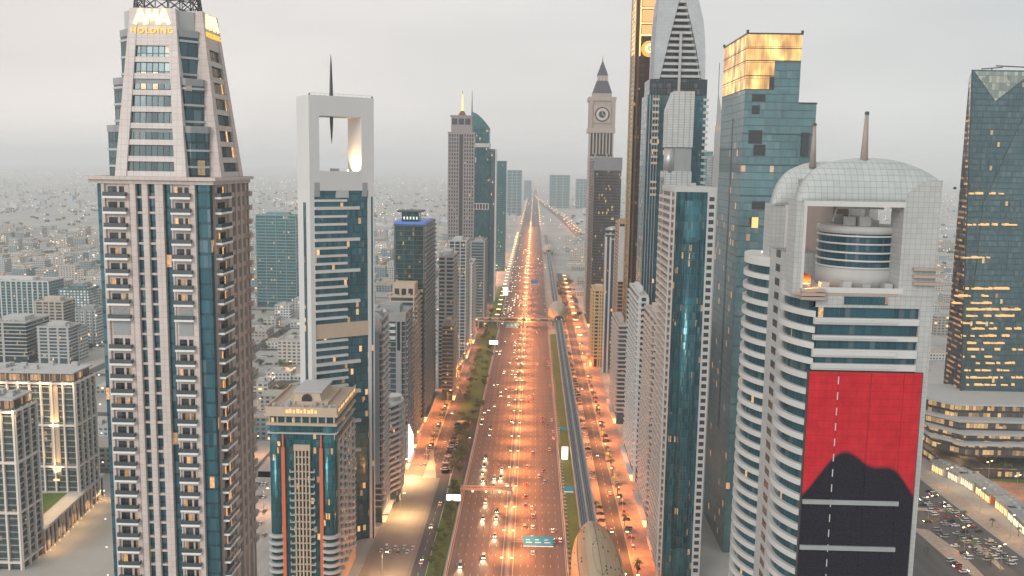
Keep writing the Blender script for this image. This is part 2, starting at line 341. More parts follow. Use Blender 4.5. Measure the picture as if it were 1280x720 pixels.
# right hand side
struct('lawn', MB().box(21.2, 28.5, 300, 1080, 0, .12), LAWN)
ed = MB(); 
for y in range(320, 1080, 6):
    ed.cyl(21.2, y, 0, .5, 1.25 + .25 * math.sin(y), n=8)
struct('stone_edging', ed, PAVE)
struct('access_road', rect(43.5, 52.5, 200, 1700, .03), ASPH2)
struct('pavement', MB().box(52.6, 67, 200, 1700, 0, .14), PAVEP)
struct('parking_strip', rect(36, 43.4, 200, 1700, .03), PAVE)
for kx in (43.3, 52.5): struct('kerb', MB().box(kx, kx + .25, 200, 1700, 0, .17), CONC)
km = MB()
for yy in range(340, 1100, 10): strip(km, [(47.9, yy), (47.9, yy + 3.5)], [(48.15, yy), (48.15, yy + 3.5)], .06)
for yy in range(345, 520, 10): strip(km, [(-53.6, yy), (-53.6, yy + 3.5)], [(-53.35, yy), (-53.35, yy + 3.5)], .06)
for yy in range(590, 1100, 10): strip(km, [(-62.6, yy), (-62.6, yy + 3.5)], [(-62.35, yy), (-62.35, yy + 3.5)], .06)
for yy in range(470, 1000, 3): strip(km, [(36.4, yy), (36.4, yy + .16)], [(40.8, yy), (40.8, yy + .16)], .06)
struct('road_marking', km, LINE)
# left hand side
struct('plaza', MB().box(-82, -57, 380, 566, 0, .14), tiles('plaza slabs', (.40, .33, .27), 3.0, 3.0, .7, .05, rough=.8, var=.22))
struct('access_road', strip(MB(), [(-57, 330), (-57, 520), (-60, 570), (-67, 620), (-68, 1500)], [(-50, 330), (-50, 520), (-51, 570), (-57, 620), (-58, 1500)], .03), ASPH2)
struct('pavement', MB().box(-82, -68.2, 568, 1600, 0, .14), PAVEP)
struct('lawn', MB().box(-49.6, -41.4, 330, 566, 0, .12), LAWN)
struct('lawn', MB().box(-57.4, -41.4, 700, 1500, 0, .12), LAWN)
struct('slip_lane', strip(MB(), [(-50, 560), (-50, 640), (-44, 720)], [(-41.2, 560), (-41.2, 640), (-41.2, 720)], .03), ASPH2)
struct('parking_lot', rect(-57, -50.4, 575, 695, .03), ASPH2)
# streets of the low district on the left and the boulevard on the right
st = MB()
for gx in range(-1500, -140, 120): strip(st, [(gx, 500), (gx, 2600)], [(gx + 12, 500), (gx + 12, 2600)], .03)
struct('district_street', st, ASPH2)
st = MB()
for gy in range(560, 2600, 130): strip(st, [(-1600, gy), (-100, gy)], [(-1600, gy + 11), (-100, gy + 11)], .05)
struct('cross_street', st, ASPH2)
def gpoly(name, pix, z, mat):
    pts = [ground(px, py) for px, py in pix]
    return struct(name, MB().add([(p.x, p.y, z) for p in pts], [tuple(range(len(pts)))]), mat)

# ---------------------------------------------------------------- lamps
def spot(parent, loc, power, col=(1, .29, .075), ang=150, rad=.4, blend=.5):
    d = bpy.data.lights.new('lamp_light', 'SPOT'); d.energy = power; d.color = col; d.spot_size = R(ang); d.spot_blend = blend; d.shadow_soft_size = rad
    o = bpy.data.objects.new('lamp_light', d); COL.objects.link(o); o.parent = parent; o.location = loc; return o
LP = {}
LP['pole'] = MB().cyl(0, 0, 0, 13.6, .16, .09, 8).mesh('pole', SILVER)
LP['arm'] = MB().bar((0, 0, 13.4), (2.2, 0, 14), .07, 6).mesh('arm', SILVER)
LP['lamp_head'] = MB().box(1.7, 3.1, -.32, .32, 13.92, 14.1).mesh('lamp_head', WARM)
def lamp(x, y, power, label, group, double=True, z=0.15, rz=0, far=False, col=(1, .29, .075)):
    if far:
        m = LP.setdefault('far', MB().cyl(0, 0, 0, 13.8, .14, .1, 5, 0).box(-2.6, 2.6, -.5, .5, 13.8, 14.2, 1).mesh('street_lamp', [SILVER, WARM]))
        o = tag(link('street_lamp', m, None, (x, y, z), rz), label, 'street lamp', group)
        if power: spot(o, (0, 0, 13.6), power * .9, col, 165, .5)
        return o
    t = thing('street_lamp', label, 'street lamp', (x, y, z), rz, group)
    part('pole', LP['pole'], None, t)
    for k in ((0, math.pi) if double else (0,)):
        part('arm', LP['arm'], None, t, rz=k); part('lamp_head', LP['lamp_head'], None, t, rz=k)
    if power and double:                 # two luminaires, each thrown across its own carriageway
        for s in (-1, 1): spot(t, (s * 2.4, 0, 13.8), power * (.60 if s > 0 else .40), col, 150, .4, .6).rotation_euler = (0, R(-s * 48), 0)
    elif power: spot(t, (2, 0, 13.8), power, col)
    return t
PW_MED, PW_L, PW_R = 112000, 44000, 46000
y = 318.0; i = 0
while y < 3000:
    lamp(MED, y, (PW_MED), 'double armed lamp post standing on the central barrier of the motorway' if y < 1200 else 'tiny double armed lamp far up the central barrier of the motorway', 'lamp posts along the central barrier', far=y > 1200)
    y += 33 if y < 1200 else 60; i += 1
for i in range(30):
    lamp(-68.5, 590 + 50 * i, PW_L, 'single armed lamp on the pavement below the left row of towers', 'pavement lamps of the left row', False, rz=0, far=i > 9)
for i in range(24):
    lamp(53.2, 402 + 50 * i, PW_R, 'single armed lamp on the pavement below the right row of towers', 'pavement lamps of the right row', False, rz=math.pi, far=i > 11)
for i in range(34):
    lamp(-43.5, 1130 + 42 * i, 0, 'tiny lamp along the left kerb of the motorway beyond the footbridge', 'kerb lamps beyond the footbridge', False, far=True)
for (x, y, p) in ((-80, 560, 60000), (-73, 500, 30000), (-70, 420, 14000)):
    lamp(x, y, p, {560: 'lamp at the far end of the pale plaza beside the lit billboard wall', 500: 'lamp in the middle of the pale plaza by the curved balcony tower', 420: 'lamp at the near end of the pale plaza'}[y], None, False, col=(1, .68, .34))
for i, (x, y) in enumerate([(p[0] + rnd.uniform(-14, 14), p[1]) for a, b_ in zip(cv2, cv2[1:]) for k in range(12) for p in [(a[0] + (b_[0] - a[0]) * k / 12, a[1] + (b_[1] - a[1]) * k / 12)]] + [(p[0] + s, p[1]) for a, b_ in zip(cv, cv[1:]) for k in range(9) for s in (-30, 0, 30) for p in [(a[0] + (b_[0] - a[0]) * k / 9, a[1] + (b_[1] - a[1]) * k / 9)]]):
    lamp(x, y, 16000 if y < 3600 else 0, 'faint orange lamp on the road that bends away into the haze', 'lamps of the distant road', far=True)
# ---------------------------------------------------------------- the sandstone tower on the left with a stepped crown and gold sign
BALW = plain('white balcony edge', (.76, .76, .75), .55, var=.06)
def sandstone_tower():
    Y0 = 214.0
    xl, xr = at(121, 380, Y0).x, at(269, 380, Y0).x; zs = at(200, 229, Y0).z
    W = xr - xl; D = 27.0; k = W / 148.0; fh = 3.62
    t = thing('sandstone_tower', 'tall pinkish stone tower with stacked white balconies, stepped glass crown and glowing gold rooftop sign', 'tower', ((xl + xr) / 2, Y0 + D / 2, 0))
    hw, hd = W / 2, D / 2
    gl = glass('tower blue glass', (.07, .20, .255), 1.25, fh, .05, (1, .48, .18), 1.2, spandrel=.2, var=.5, tilt=.06)
    part('glazing', B(-hw + .9, hw - .9, -hd + .9, hd - .9, 0, zs), gl, t)
    U = lambda p: -hw + p * k                       # facade coordinate of the front, in photo pixels
    fr = lambda a, b_, out=0.0, inn=1.2: (U(a), U(b_), -hd - out, -hd + inn)
    for a, b_, o in ((47, 54, .25), (62, 69, .25), (78, 88, .25), (42.5, 46, 0), (121, 127, .25), (12, 16, .2), (97, 99, 0)):
        x0, x1, y0, y1 = fr(a, b_, o); part('pier', B(x0, x1, y0, y1, 0, zs), STONE, t)
    n = int(zs / fh)
    lowest = int((200 - 214 * math.tan(R(25.5))) / fh) - 1
    sp_m = B(U(46.5), U(88), -hd + .25, -hd + .95, 0, .55).mesh('spandrel', STONE)
    for i in range(lowest, n): part('spandrel', sp_m, None, t, (0, 0, i * fh + zs - n * fh))
    # balcony bays of the front
    z0 = zs - n * fh
    for a, b_ in ((16, 43), (99, 122)):
        x0, x1 = U(a), U(b_)
        part('bay_wall', B(x0, x1, -hd + .25, -hd + 1.3, 0, zs), STONE, t)
        slab = MB().box(x0 - .15, x1 + .1, -hd - 1.15, -hd + .3, 0, .5).mesh('balcony', BALW)
        rail = MB().box(x0 - .1, x1 + .05, -hd - 1.1, -hd - 1.02, .42, 1.42).box(x0 - .1, x0 - .02, -hd - 1.02, -hd + .2, .42, 1.42).box(x1 - .03, x1 + .05, -hd - 1.02, -hd + .2, .42, 1.42).box(x0 - .12, x1 + .07, -hd - 1.14, -hd - .98, 1.42, 1.5).mesh('railing', RAIL)
        wdw = x1 - x0
        door = MB().box(x0 + wdw * .12, x0 + wdw * .52, -hd + .18, -hd + .3, .42, 2.75).box(x0 + wdw * .64, x0 + wdw * .86, -hd + .18, -hd + .3, .9, 2.75).mesh('balcony_door', DOORG)
        for i in range(lowest, n):
            if i in (n - 10,): continue
            b_o = part('balcony', slab, None, t, (0, 0, z0 + i * fh)); part('railing', rail, None, b_o); part('balcony_door', door, None, b_o)
        part('plant_floor_grille', B(x0 + wdw * .12, x0 + wdw * .9, -hd + .15, -hd + .3, z0 + (n - 10) * fh, z0 + (n - 9) * fh + 2.7), GREY, t)
    # right face: balconies by the glass corner, then stone piers and window strips
    V = lambda f: -hd + f * D
    for a, b_ in ((.40, .50), (.60, .66), (.745, .80), (.885, .94), (.985, 1.0)):
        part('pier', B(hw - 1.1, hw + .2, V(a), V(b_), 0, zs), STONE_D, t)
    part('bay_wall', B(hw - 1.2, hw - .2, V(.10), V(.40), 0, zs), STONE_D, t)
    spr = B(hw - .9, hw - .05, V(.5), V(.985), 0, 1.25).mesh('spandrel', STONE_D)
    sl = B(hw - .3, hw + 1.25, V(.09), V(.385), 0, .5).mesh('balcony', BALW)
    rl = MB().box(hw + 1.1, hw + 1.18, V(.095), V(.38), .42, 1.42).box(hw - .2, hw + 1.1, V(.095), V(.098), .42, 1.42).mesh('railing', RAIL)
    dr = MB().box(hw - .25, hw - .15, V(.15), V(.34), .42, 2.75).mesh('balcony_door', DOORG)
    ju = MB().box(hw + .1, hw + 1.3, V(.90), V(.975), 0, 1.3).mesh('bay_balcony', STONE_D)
    for i in range(lowest, n):
        z = z0 + i * fh
        part('spandrel', spr, None, t, (0, 0, z)); part('bay_balcony', ju, None, t, (0, 0, z))
        if i - lowest < 30 and i % 1 == 0:
            b_o = part('balcony', sl, None, t, (0, 0, z)); part('railing', rl, None, b_o); part('balcony_door', dr, None, b_o)
    lm = B(-.2, .2, -.06, .06, -.15, .15).mesh('facade_lamp', COOLLAMP)
    for i in range(lowest, n - 3, 2): part('facade_lamp', lm, None, t, (U(-1.2), -hd - .1, z0 + i * fh + 1))
    # cornice
    part('cornice', MB().box(-hw - .5, hw + .5, -hd - .5, hd + .5, zs - .2, zs + .7).box(-hw - 1.2, hw + 1.2, -hd - 1.2, hd + 1.2, zs + .7, zs + 1.5), STONE, t)
    # crown: three stepped glass tiers behind leaning white frames
    zt = lambda py: at(200, py, Y0 + 2).z
    zc = zs + 1.5
    tiers = [(11.9, zc, zt(164)), (10.6, zt(164), zt(104)), (9.2, zt(104), zt(42))]
    gl2 = glass('crown glass', (.10, .175, .20), 1.5, 3.9, .03, spandrel=.12, var=.5, mull=.13, zoff=zc % 3.9)
    fz = (zt(20) - zc) / 9.6
    for h_, a, b_ in tiers:
        bd = h_
        poly = [(-h_, -bd + 3), (-h_ + 3, -bd), (h_ - 3, -bd), (h_, -bd + 3), (h_, bd - 3), (h_ - 3, bd), (-h_ + 3, bd), (-h_, bd - 3)]
        part('crown_tier', MB().prism(poly, a, b_), gl2, t)
        pp = [(x * 1.02, y_ * 1.02) for x, y_ in poly]
        z = a + fz * .55
        while z < b_ - 1:
            part('crown_band', MB().prism(pp, z, z + .5), OFFW, t); z += fz
        part('parapet', MB().prism([(x * 1.015, y_ * 1.015) for x, y_ in poly], b_ - .3, b_ + 1.3), GREY, t)
    zt0, zt1 = zt(49), zt(8)
    fb, ft = 8.4, 5.3
    def frame(face, rz, mat, off):
        lean = 4.6
        f0, f1 = -off, -off + lean                 # y at the foot and head
        P = lambda s, w_, zz: (s * w_, zz)
        mb_l = MB(); zA, zB = zc, zt1
        yat = lambda z: f0 + (f1 - f0) * (z - zA) / (zB - zA)
        wo_ = lambda z: fb + (ft - fb) * (z - zA) / (zB - zA)
        wi_ = lambda z: wo_(z) - (2.7 - .8 * (z - zA) / (zB - zA))
        for s in (-1, 1):
            r = []
            for z in (zA, zB):
                a, b_ = sorted((s * wi_(z), s * wo_(z))); r.append([(a, yat(z) - .7, z), (b_, yat(z) - .7, z), (b_, yat(z) + 3.0, z), (a, yat(z) + 3.0, z)])
            part('crown_frame_leg', MB().loft(r), mat, t, rz=rz)
        r = [[(-wi_(z), yat(z), z), (wi_(z), yat(z), z), (wi_(z), yat(z) + 2.5, z), (-wi_(z), yat(z) + 2.5, z)] for z in (zA, zt0)]
        part('crown_window', MB().loft(r), gl3, t, rz=rz)
        for i in range(10):
            z = zA + fz * i - (.35 if i else 0); hgt = 1.25
            if z > zt0: break
            r = [[(-wi_(q) - .1, yat(q) - .5, q), (wi_(q) + .1, yat(q) - .5, q), (wi_(q) + .1, yat(q) + 1, q), (-wi_(q) - .1, yat(q) + 1, q)] for q in (z, z + hgt)]
            part('crown_frame_bar', MB().loft(r), mat, t, rz=rz)
        r = [[(-wi_(q) - .1, yat(q) - .55, q), (wi_(q) + .1, yat(q) - .55, q), (wi_(q) + .1, yat(q) + 4, q), (-wi_(q) - .1, yat(q) + 4, q)] for q in (zt0 - .3, zB)]
        part('sign_panel', MB().loft(r), mat, t, rz=rz)
        zz = (zt0 + zB) / 2 + .3
        ang = math.atan2(zB - zA, f1 - f0)
        # sign: three zigzag peaks over the word
        h4 = 3.5; mbz = MB()
        def stroke(pts, wd=.78):
            for (xa, za), (xb, zb) in zip(pts, pts[1:]):
                dx, dz = xb - xa, zb - za; l = math.hypot(dx, dz); nx, nz = -dz / l * wd / 2, dx / l * wd / 2
                mbz.prism_y([(xa + nx, za + nz), (xa - nx, za - nz), (xb - nx, zb - nz), (xb + nx, zb + nz)], -.35, .0)
        stroke([(-4.0, 0.1), (-2.75, h4)]); stroke([(-2.75, h4), (-1.5, .1)]); stroke([(-3.5, 1.0), (-2.1, 1.0)])
        stroke([(-1.35, .1), (-.9, h4 - .1)]); stroke([(-.9, h4 - .1), (0, .9)]); stroke([(0, .9), (.9, h4 - .1)]); stroke([(.9, h4 - .1), (1.35, .1)])
        stroke([(1.5, .1), (2.75, h4)]); stroke([(2.75, h4), (4.0, .1)]); stroke([(2.1, 1.0), (3.5, 1.0)])
        sg = part('sign_logo', mbz, SIGNW, t)
        sg.matrix_local = Matrix.Rotation(rz, 4, 'Z') @ Matrix.Translation((0, yat(zz) - .75, zz - .5)) @ Matrix.Rotation(math.pi / 2 - ang, 4, 'X').inverted()
        me = text_mesh('HOLDING', 1.7, .12, 1.25); me.materials.append(SIGNG)
        sw = part('sign_word', me, None, t)
        sw.matrix_local = Matrix.Rotation(rz, 4, 'Z') @ Matrix.Translation((0, yat(zz - 1.5) - .85, zz - 1.9)) @ Matrix.Rotation(math.pi / 2, 4, 'X') @ Matrix.Scale(1.12, 4, (1, 0, 0))
    STONE_P = tiles('pale crown panels', (.62, .57, .545), 1.45, 1.45, .75, .07, rough=.6, var=.07)
    SIGNW = glow('pale gold sign', (1, .80, .42), 1.25); SIGNG = glow('gold sign word', (.95, .60, .10), .75)
    gl3 = glass('crown ribbon glass', (.10, .155, .175), 1.4, 4.15, .03, spandrel=0, var=.5, mull=.16, tilt=.012, metal=.3)
    frame('front', 0, STONE_P, hd - .2); frame('right', math.pi / 2, STONE, hw - .2); frame('back', math.pi, OFFW, hd - .2)
    a = 8.3
    part('crown_block', MB().prism([(-a, -a + 2.5), (-a + 2.5, -a), (a - 2.5, -a), (a, -a + 2.5), (a, a - 2.5), (a - 2.5, a), (-a + 2.5, a), (-a, a - 2.5)], zt(44), zt1 - .4), OFFW, t)
    lat = MB(); zt2 = zt1 + 9
    pt = lambda i, z: ((7.9 - (z - zt1) * .12) * math.cos(2 * math.pi * i / 16), (7.9 - (z - zt1) * .12) * math.sin(2 * math.pi * i / 16), z)
    for i in range(16):
        lat.bar(pt(i, zt1 - .4), pt(i, zt2), .16)
        for z in (zt1, zt1 + 2.2, zt1 + 4.4, zt1 + 6.6):
            lat.bar(pt(i, z), pt(i + 1, z), .13); lat.bar(pt(i, z), pt(i + 1, z + 2.2), .12); lat.bar(pt(i + 1, z), pt(i, z + 2.2), .12)
    part('crown_lattice', lat, STEEL, t)
sandstone_tower()

# ---------------------------------------------------------------- white portal tower with a needle hung in its square opening
def portal_tower():
    Yc = 468.0; th = R(34)
    c = at(420.5, 300, Yc); W, D = 34.2, 17.5
    z = lambda py: at(424, py, Yc - 4).z
    ztop, zo1, zo0, zg = z(121), z(146), z(214), z(238)
    t = thing('portal_tower', 'white portal shaped tower with a dark needle hung through its square opening', 'tower', (c.x, Yc, 0), th)
    hw, hd = W / 2, D / 2
    gl = glass('portal tower glass', (.055, .175, .22), 1.6, 3.9, .035, spandrel=.22, var=.5)
    x0, x1 = -hw + 5.2, hw - 6.8                     # the square opening
    for xa, xb in ((-hw, x0), (x1, hw)): part('portal_leg', B(xa, xb, -hd, hd, zo0, ztop), PT_W, t)
    part('portal_lintel', B(x0, x1, -hd, hd, zo1, ztop), PT_W, t); part('portal_sill', B(x0, x1, -hd, hd, zg, zo0), PT_W, t)
    part('tower_leg', B(-hw, -hw + 2.3, -hd, hd, 0, zg), PT_W, t); part('tower_leg', B(hw - 3.2, hw, -hd, hd, 0, zg), PT_W, t); part('portal_shoulder', B(-hw, x0, -hd, hd, zg, zo0), PT_W, t); part('portal_shoulder', B(x1, hw, -hd, hd, zg, zo0), PT_W, t)
    part('glazing', B(-hw + 2.3, hw - 3.2, -hd + 1.2, hd - 1.2, 0, zg), gl, t)
    part('leg_window_strip', B(-hw - .05, -hw + .2, -hd + 5.5, -hd + 9.5, 0, zg - 6), gl, t)
    part('leg_window_strip', B(hw - 1.7, hw - .8, -hd - .06, -hd + .2, 0, zg - 3), gl, t)
    part('mechanical_floor', B(-hw + 2.3, hw - 3.2, -hd + .5, -hd + 1.3, z(420), z(402)), BEIGE, t)
    part('louvre_box', B(-hw + 2.4, -hw + 5.2, -hd - .05, -hd + 1, zg - 3, zg + 4), GREY, t); part('louvre_box', B(hw - 6.4, hw - 3.6, -hd - .05, -hd + 1, zg - 3, zg + 4), GREY, t)
    part('roof_screen', B(-3.2, 3.4, -hd + .2, -hd + 3, zg - 3.5, zg + .2), OFFW, t)
    fh = 3.95; zz = zg - 5.5; i = 0
    while zz > 40:
        if not z(422) < zz < z(402):
            long = i % 4 == 1
            part('balcony_fin', B(-hw + 2.3, (hw - 8.2 if long else 2.2), -hd - (.9 if long else .6), -hd + 1.25, zz, zz + (1.5 if long else 1.15)), WHITE, t)
        zz -= fh; i += 1
    bl = B(hw - .1, hw + 1.2, -2.0, 3.2, 0, 1.15).mesh('balcony', OFFW)
    zz = zg - 6
    while zz > 45: part('balcony', bl, None, t, (0, 0, zz)); zz -= fh
    # needle
    zn1, zn0 = z(66), z(180); xm = (x0 + x1) / 2 - 1.2
    prof = [(.05, zn1), (.45, zn1 - (zn1 - zn0) * .12), (.8, zn1 - (zn1 - zn0) * .35), (.98, zn1 - (zn1 - zn0) * .55), (.8, zn1 - (zn1 - zn0) * .78), (.4, zn1 - (zn1 - zn0) * .92), (.05, zn0)]
    smooth(part('needle', MB().lathe(prof[::-1], 14, xm, 0), STEEL, t))
    part('needle_collar', MB().cyl(xm, 0, ztop, ztop + .5, 1.5), SILVER, t)
    rl = MB()
    for k in range(14): rl.bar((-hw + 1 + k * (W - 2) / 13, -hd + .6, ztop), (-hw + 1 + k * (W - 2) / 13, -hd + .6, ztop + 1.1), .05)
    rl.bar((-hw + 1, -hd + .6, ztop + 1.1), (hw - 1, -hd + .6, ztop + 1.1), .06); part('railing', rl, STEEL, t)
    part('aviation_lamp', B(-hw + .3, -hw + .9, -hd + .3, -hd + .9, ztop, ztop + .8), STEEL, t); part('aviation_lamp', B(hw - .9, hw - .3, -hd + .3, -hd + .9, ztop, ztop + .8), STEEL, t)
    for k in range(3): part('roof_unit', B(-3 + k * 1.6, -1.9 + k * 1.6, -2, 0, zo0, zo0 + 1.3), PLANT, t)
    # the warm floodlight that lights the inner right jamb
    fl = part('floodlight', B(x1 - 4.3, x1 - 3.7, -1, -.5, zo0, zo0 + .7), WARM, t)
    d = bpy.data.lights.new('floodlight_beam', 'SPOT'); d.energy = 15000; d.color = (1, .62, .28); d.spot_size = R(120); d.shadow_soft_size = .3
    o = bpy.data.objects.new('floodlight_beam', d); COL.objects.link(o); o.parent = t; o.location = (x1 - 4.2, -1.2, zo0 + 1.2); o.rotation_euler = (0, R(-125), 0)
PT_W = plain('smooth white concrete', (.60, .61, .61), .55, var=.07, scale=.12, streak=5)
portal_tower()

# ---------------------------------------------------------------- teal block with orange pilasters
def teal_block():
    Y0 = 400.0
    xr = at(420, 560, Y0).x; xl = at(335, 560, Y0).x; W = xr - xl; D = 44.0; hw, hd = W / 2, D / 2
    z = lambda py: at(375, py, Y0).z
    t = thing('teal_block', 'dark teal glass block with two orange pilasters and a sandstone rooftop terrace', 'tower', ((xl + xr) / 2, Y0 + hd, 0))
    zr = z(532)
    gl = glass('deep teal glass', (.02, .15, .18), 1.35, 3.4, .03, var=.7, spandrel=.16, tilt=.09)
    part('glazing', B(-hw + .8, hw - .8, -hd + .8, hd, 0, zr), gl, t)
    # rounded glass corners
    for s in (-1, 1): smooth(part('corner_bay', MB().cyl(s * (hw - 3.6), -hd + 3.2, 0, zr - .1, 3.5, n=20), gl, t))
    for s in (-1, 1):
        xx = s * hw * .56
        part('orange_pilaster', MB().box(xx - .8, xx + .8, -hd - .4, -hd + 1, 0, z(560)).box(xx - .35, xx + .35, -hd - .25, -hd + .6, z(560), z(543)), ORANGE, t)
    cw = W * .105
    for i in range(5):
        x = -cw + i * cw / 2
        part('window_mullion', B(x - .32, x + .32, -hd - .35, -hd + 1, 0, z(563)), BEIGE, t)
    part('window_head', B(-cw - .5, cw + .5, -hd - .5, -hd + 1, z(563), z(556)), BEIGE, t)
    fh = 3.4; zz = z(572); tr = B(-cw, cw, -hd - .15, -hd + .95, 0, .5).mesh('spandrel', BEIGE)
    bk = {s: MB().box(min(s * cw * 1.05, s * cw * 1.75), max(s * cw * 1.05, s * cw * 1.75), -hd - .9, -hd + .9, 0, .35).box(min(s * cw * 1.66, s * cw * 1.75), max(s * cw * 1.66, s * cw * 1.75), -hd - .9, -hd - .4, .35, 1.5).mesh('balcony', OFFW) for s in (-1, 1)}
    i = 0
    while zz > 10:
        part('spandrel', tr, None, t, (0, 0, zz))
        if i > 1:
            for s in (-1, 1): part('balcony', bk[s], None, t, (0, 0, zz))
        zz -= fh; i += 1
    # curved corner balconies lower down
    for s in (-1, 1):
        me = MB().cyl(s * (hw - 3.4), -hd + 3.0, 0, 1.35, 4.6, n=24).mesh('corner_balcony', OFFW); zz = z(672)
        while zz > 5: part('corner_balcony', me, None, t, (0, 0, zz)); zz -= fh
    # street side: stone wall with rounded balconies
    part('side_wall', B(hw - .9, hw - .1, -hd + 7, hd, 0, zr - 8), BEIGE, t)
    zz = zr - 12; sm = {}
    for k in range(4):
        y_ = -hd + 11 + k * 9.2; sm[k] = MB().lathe([(2.2, 0), (2.6, .2), (2.6, 1.2), (2.4, 1.25)], 16, hw - .3, y_, .6, 1.3).mesh('balcony', OFFW)
        sm[k, 0] = B(hw - .2, hw, y_ - 2.2, y_ + 2.2, 1.2, 2.9).mesh('balcony_door', DOORG)
    while zz > 8:
        for k in range(4):
            b_o = part('balcony', sm[k], None, t, (0, 0, zz)); part('balcony_door', sm[k, 0], None, b_o)
        zz -= fh
    part('roof_band', B(-hw - .3, hw + .3, -hd - .3, hd, zr - 3.9, zr - 3.3), OFFW, t); part('roof_band', B(-hw - .5, hw + .5, -hd - .5, hd, zr, zr + 1.2), BEIGE, t)
    part('attic', B(-hw + .6, hw - .6, -hd + .6, hd, zr + 1.2, zr + 4.4), gl, t)
    for i in range(9): x = -hw + .4 + i * (W - 1.6) / 8; part('attic_pier', B(x, x + .7, -hd + .2, -hd + 1.2, zr + 1.2, zr + 4.4), BEIGE, t)
    za = zr + 4.4
    part('terrace', B(-hw - 1.1, hw + 1.1, -hd - 1.1, hd, za, za + 1.0), BEIGE, t)
    part('terrace_wall', MB().box(-hw - .6, hw + .6, -hd - .6, -hd - .2, za + 1, za + 4.2).box(hw + .2, hw + .6, -hd - .2, hd, za + 1, za + 4.2).box(-hw - .6, -hw - .2, -hd - .2, hd, za + 1, za + 4.2), BEIGE, t)
    for k in range(9): part('frieze_light', B(-hw * .45 + k * hw * .106, -hw * .45 + k * hw * .106 + hw * (.06 if k % 3 else .085), -hd - .75, -hd - .6, za + 1.5, za + (3.4 if k % 2 else 2.9)), FRZ, t)
    for k in range(8): part('frieze_light', B(hw + .6, hw + .75, -hd + 3 + k * 5, -hd + 5.4 + k * 5 + (k % 2), za + 1.6, za + 3.0), FRZ, t)
    part('terrace_floor', B(-hw - .2, hw + .2, -hd - .2, hd - .1, za + 1, za + 3), PAVE2, t)
    part('pavilion', MB().loft([[(-6.5, -hd + 10, za + 3), (7, -hd + 10, za + 3), (7, hd - 10, za + 3), (-6.5, hd - 10, za + 3)], [(-5.2, -hd + 11, za + 8.0), (5.7, -hd + 11, za + 8.0), (5.7, hd - 11, za + 8.0), (-5.2, hd - 11, za + 8.0)]]), BEIGE, t)
    part('pavilion_arch', MB().prism_y([(-2.2, za + 3), (2.2, za + 3), (2.2, za + 6), (1.4, za + 7.2), (0, za + 7.6), (-1.4, za + 7.2), (-2.2, za + 6)], -hd + 9.6, -hd + 11), DARKW, t)
    part('pavilion_step', B(-9.5, 10, -hd + 8.5, hd - 7, za + 3, za + 4.3), BEIGE, t)
    part('pavilion_roof', B(-6.4, 6.9, -hd + 10.5, hd - 10.6, za + 8.0, za + 8.8), OFFW, t)
    r_ = random.Random(5)
    for k in range(14):
        x, y_ = r_.uniform(-hw + 1, hw - 1), -hd + r_.uniform(1.5, 8); part('roof_unit', B(x, x + r_.uniform(.8, 1.8), y_, y_ + 1.2, za + 3, za + r_.uniform(3.9, 4.9)), PLANT, t)
FRZ = glow('warm lit frieze', (1, .55, .2), .9); PAVE2 = plain('terrace paving', (.42, .33, .26), .8)
teal_block()
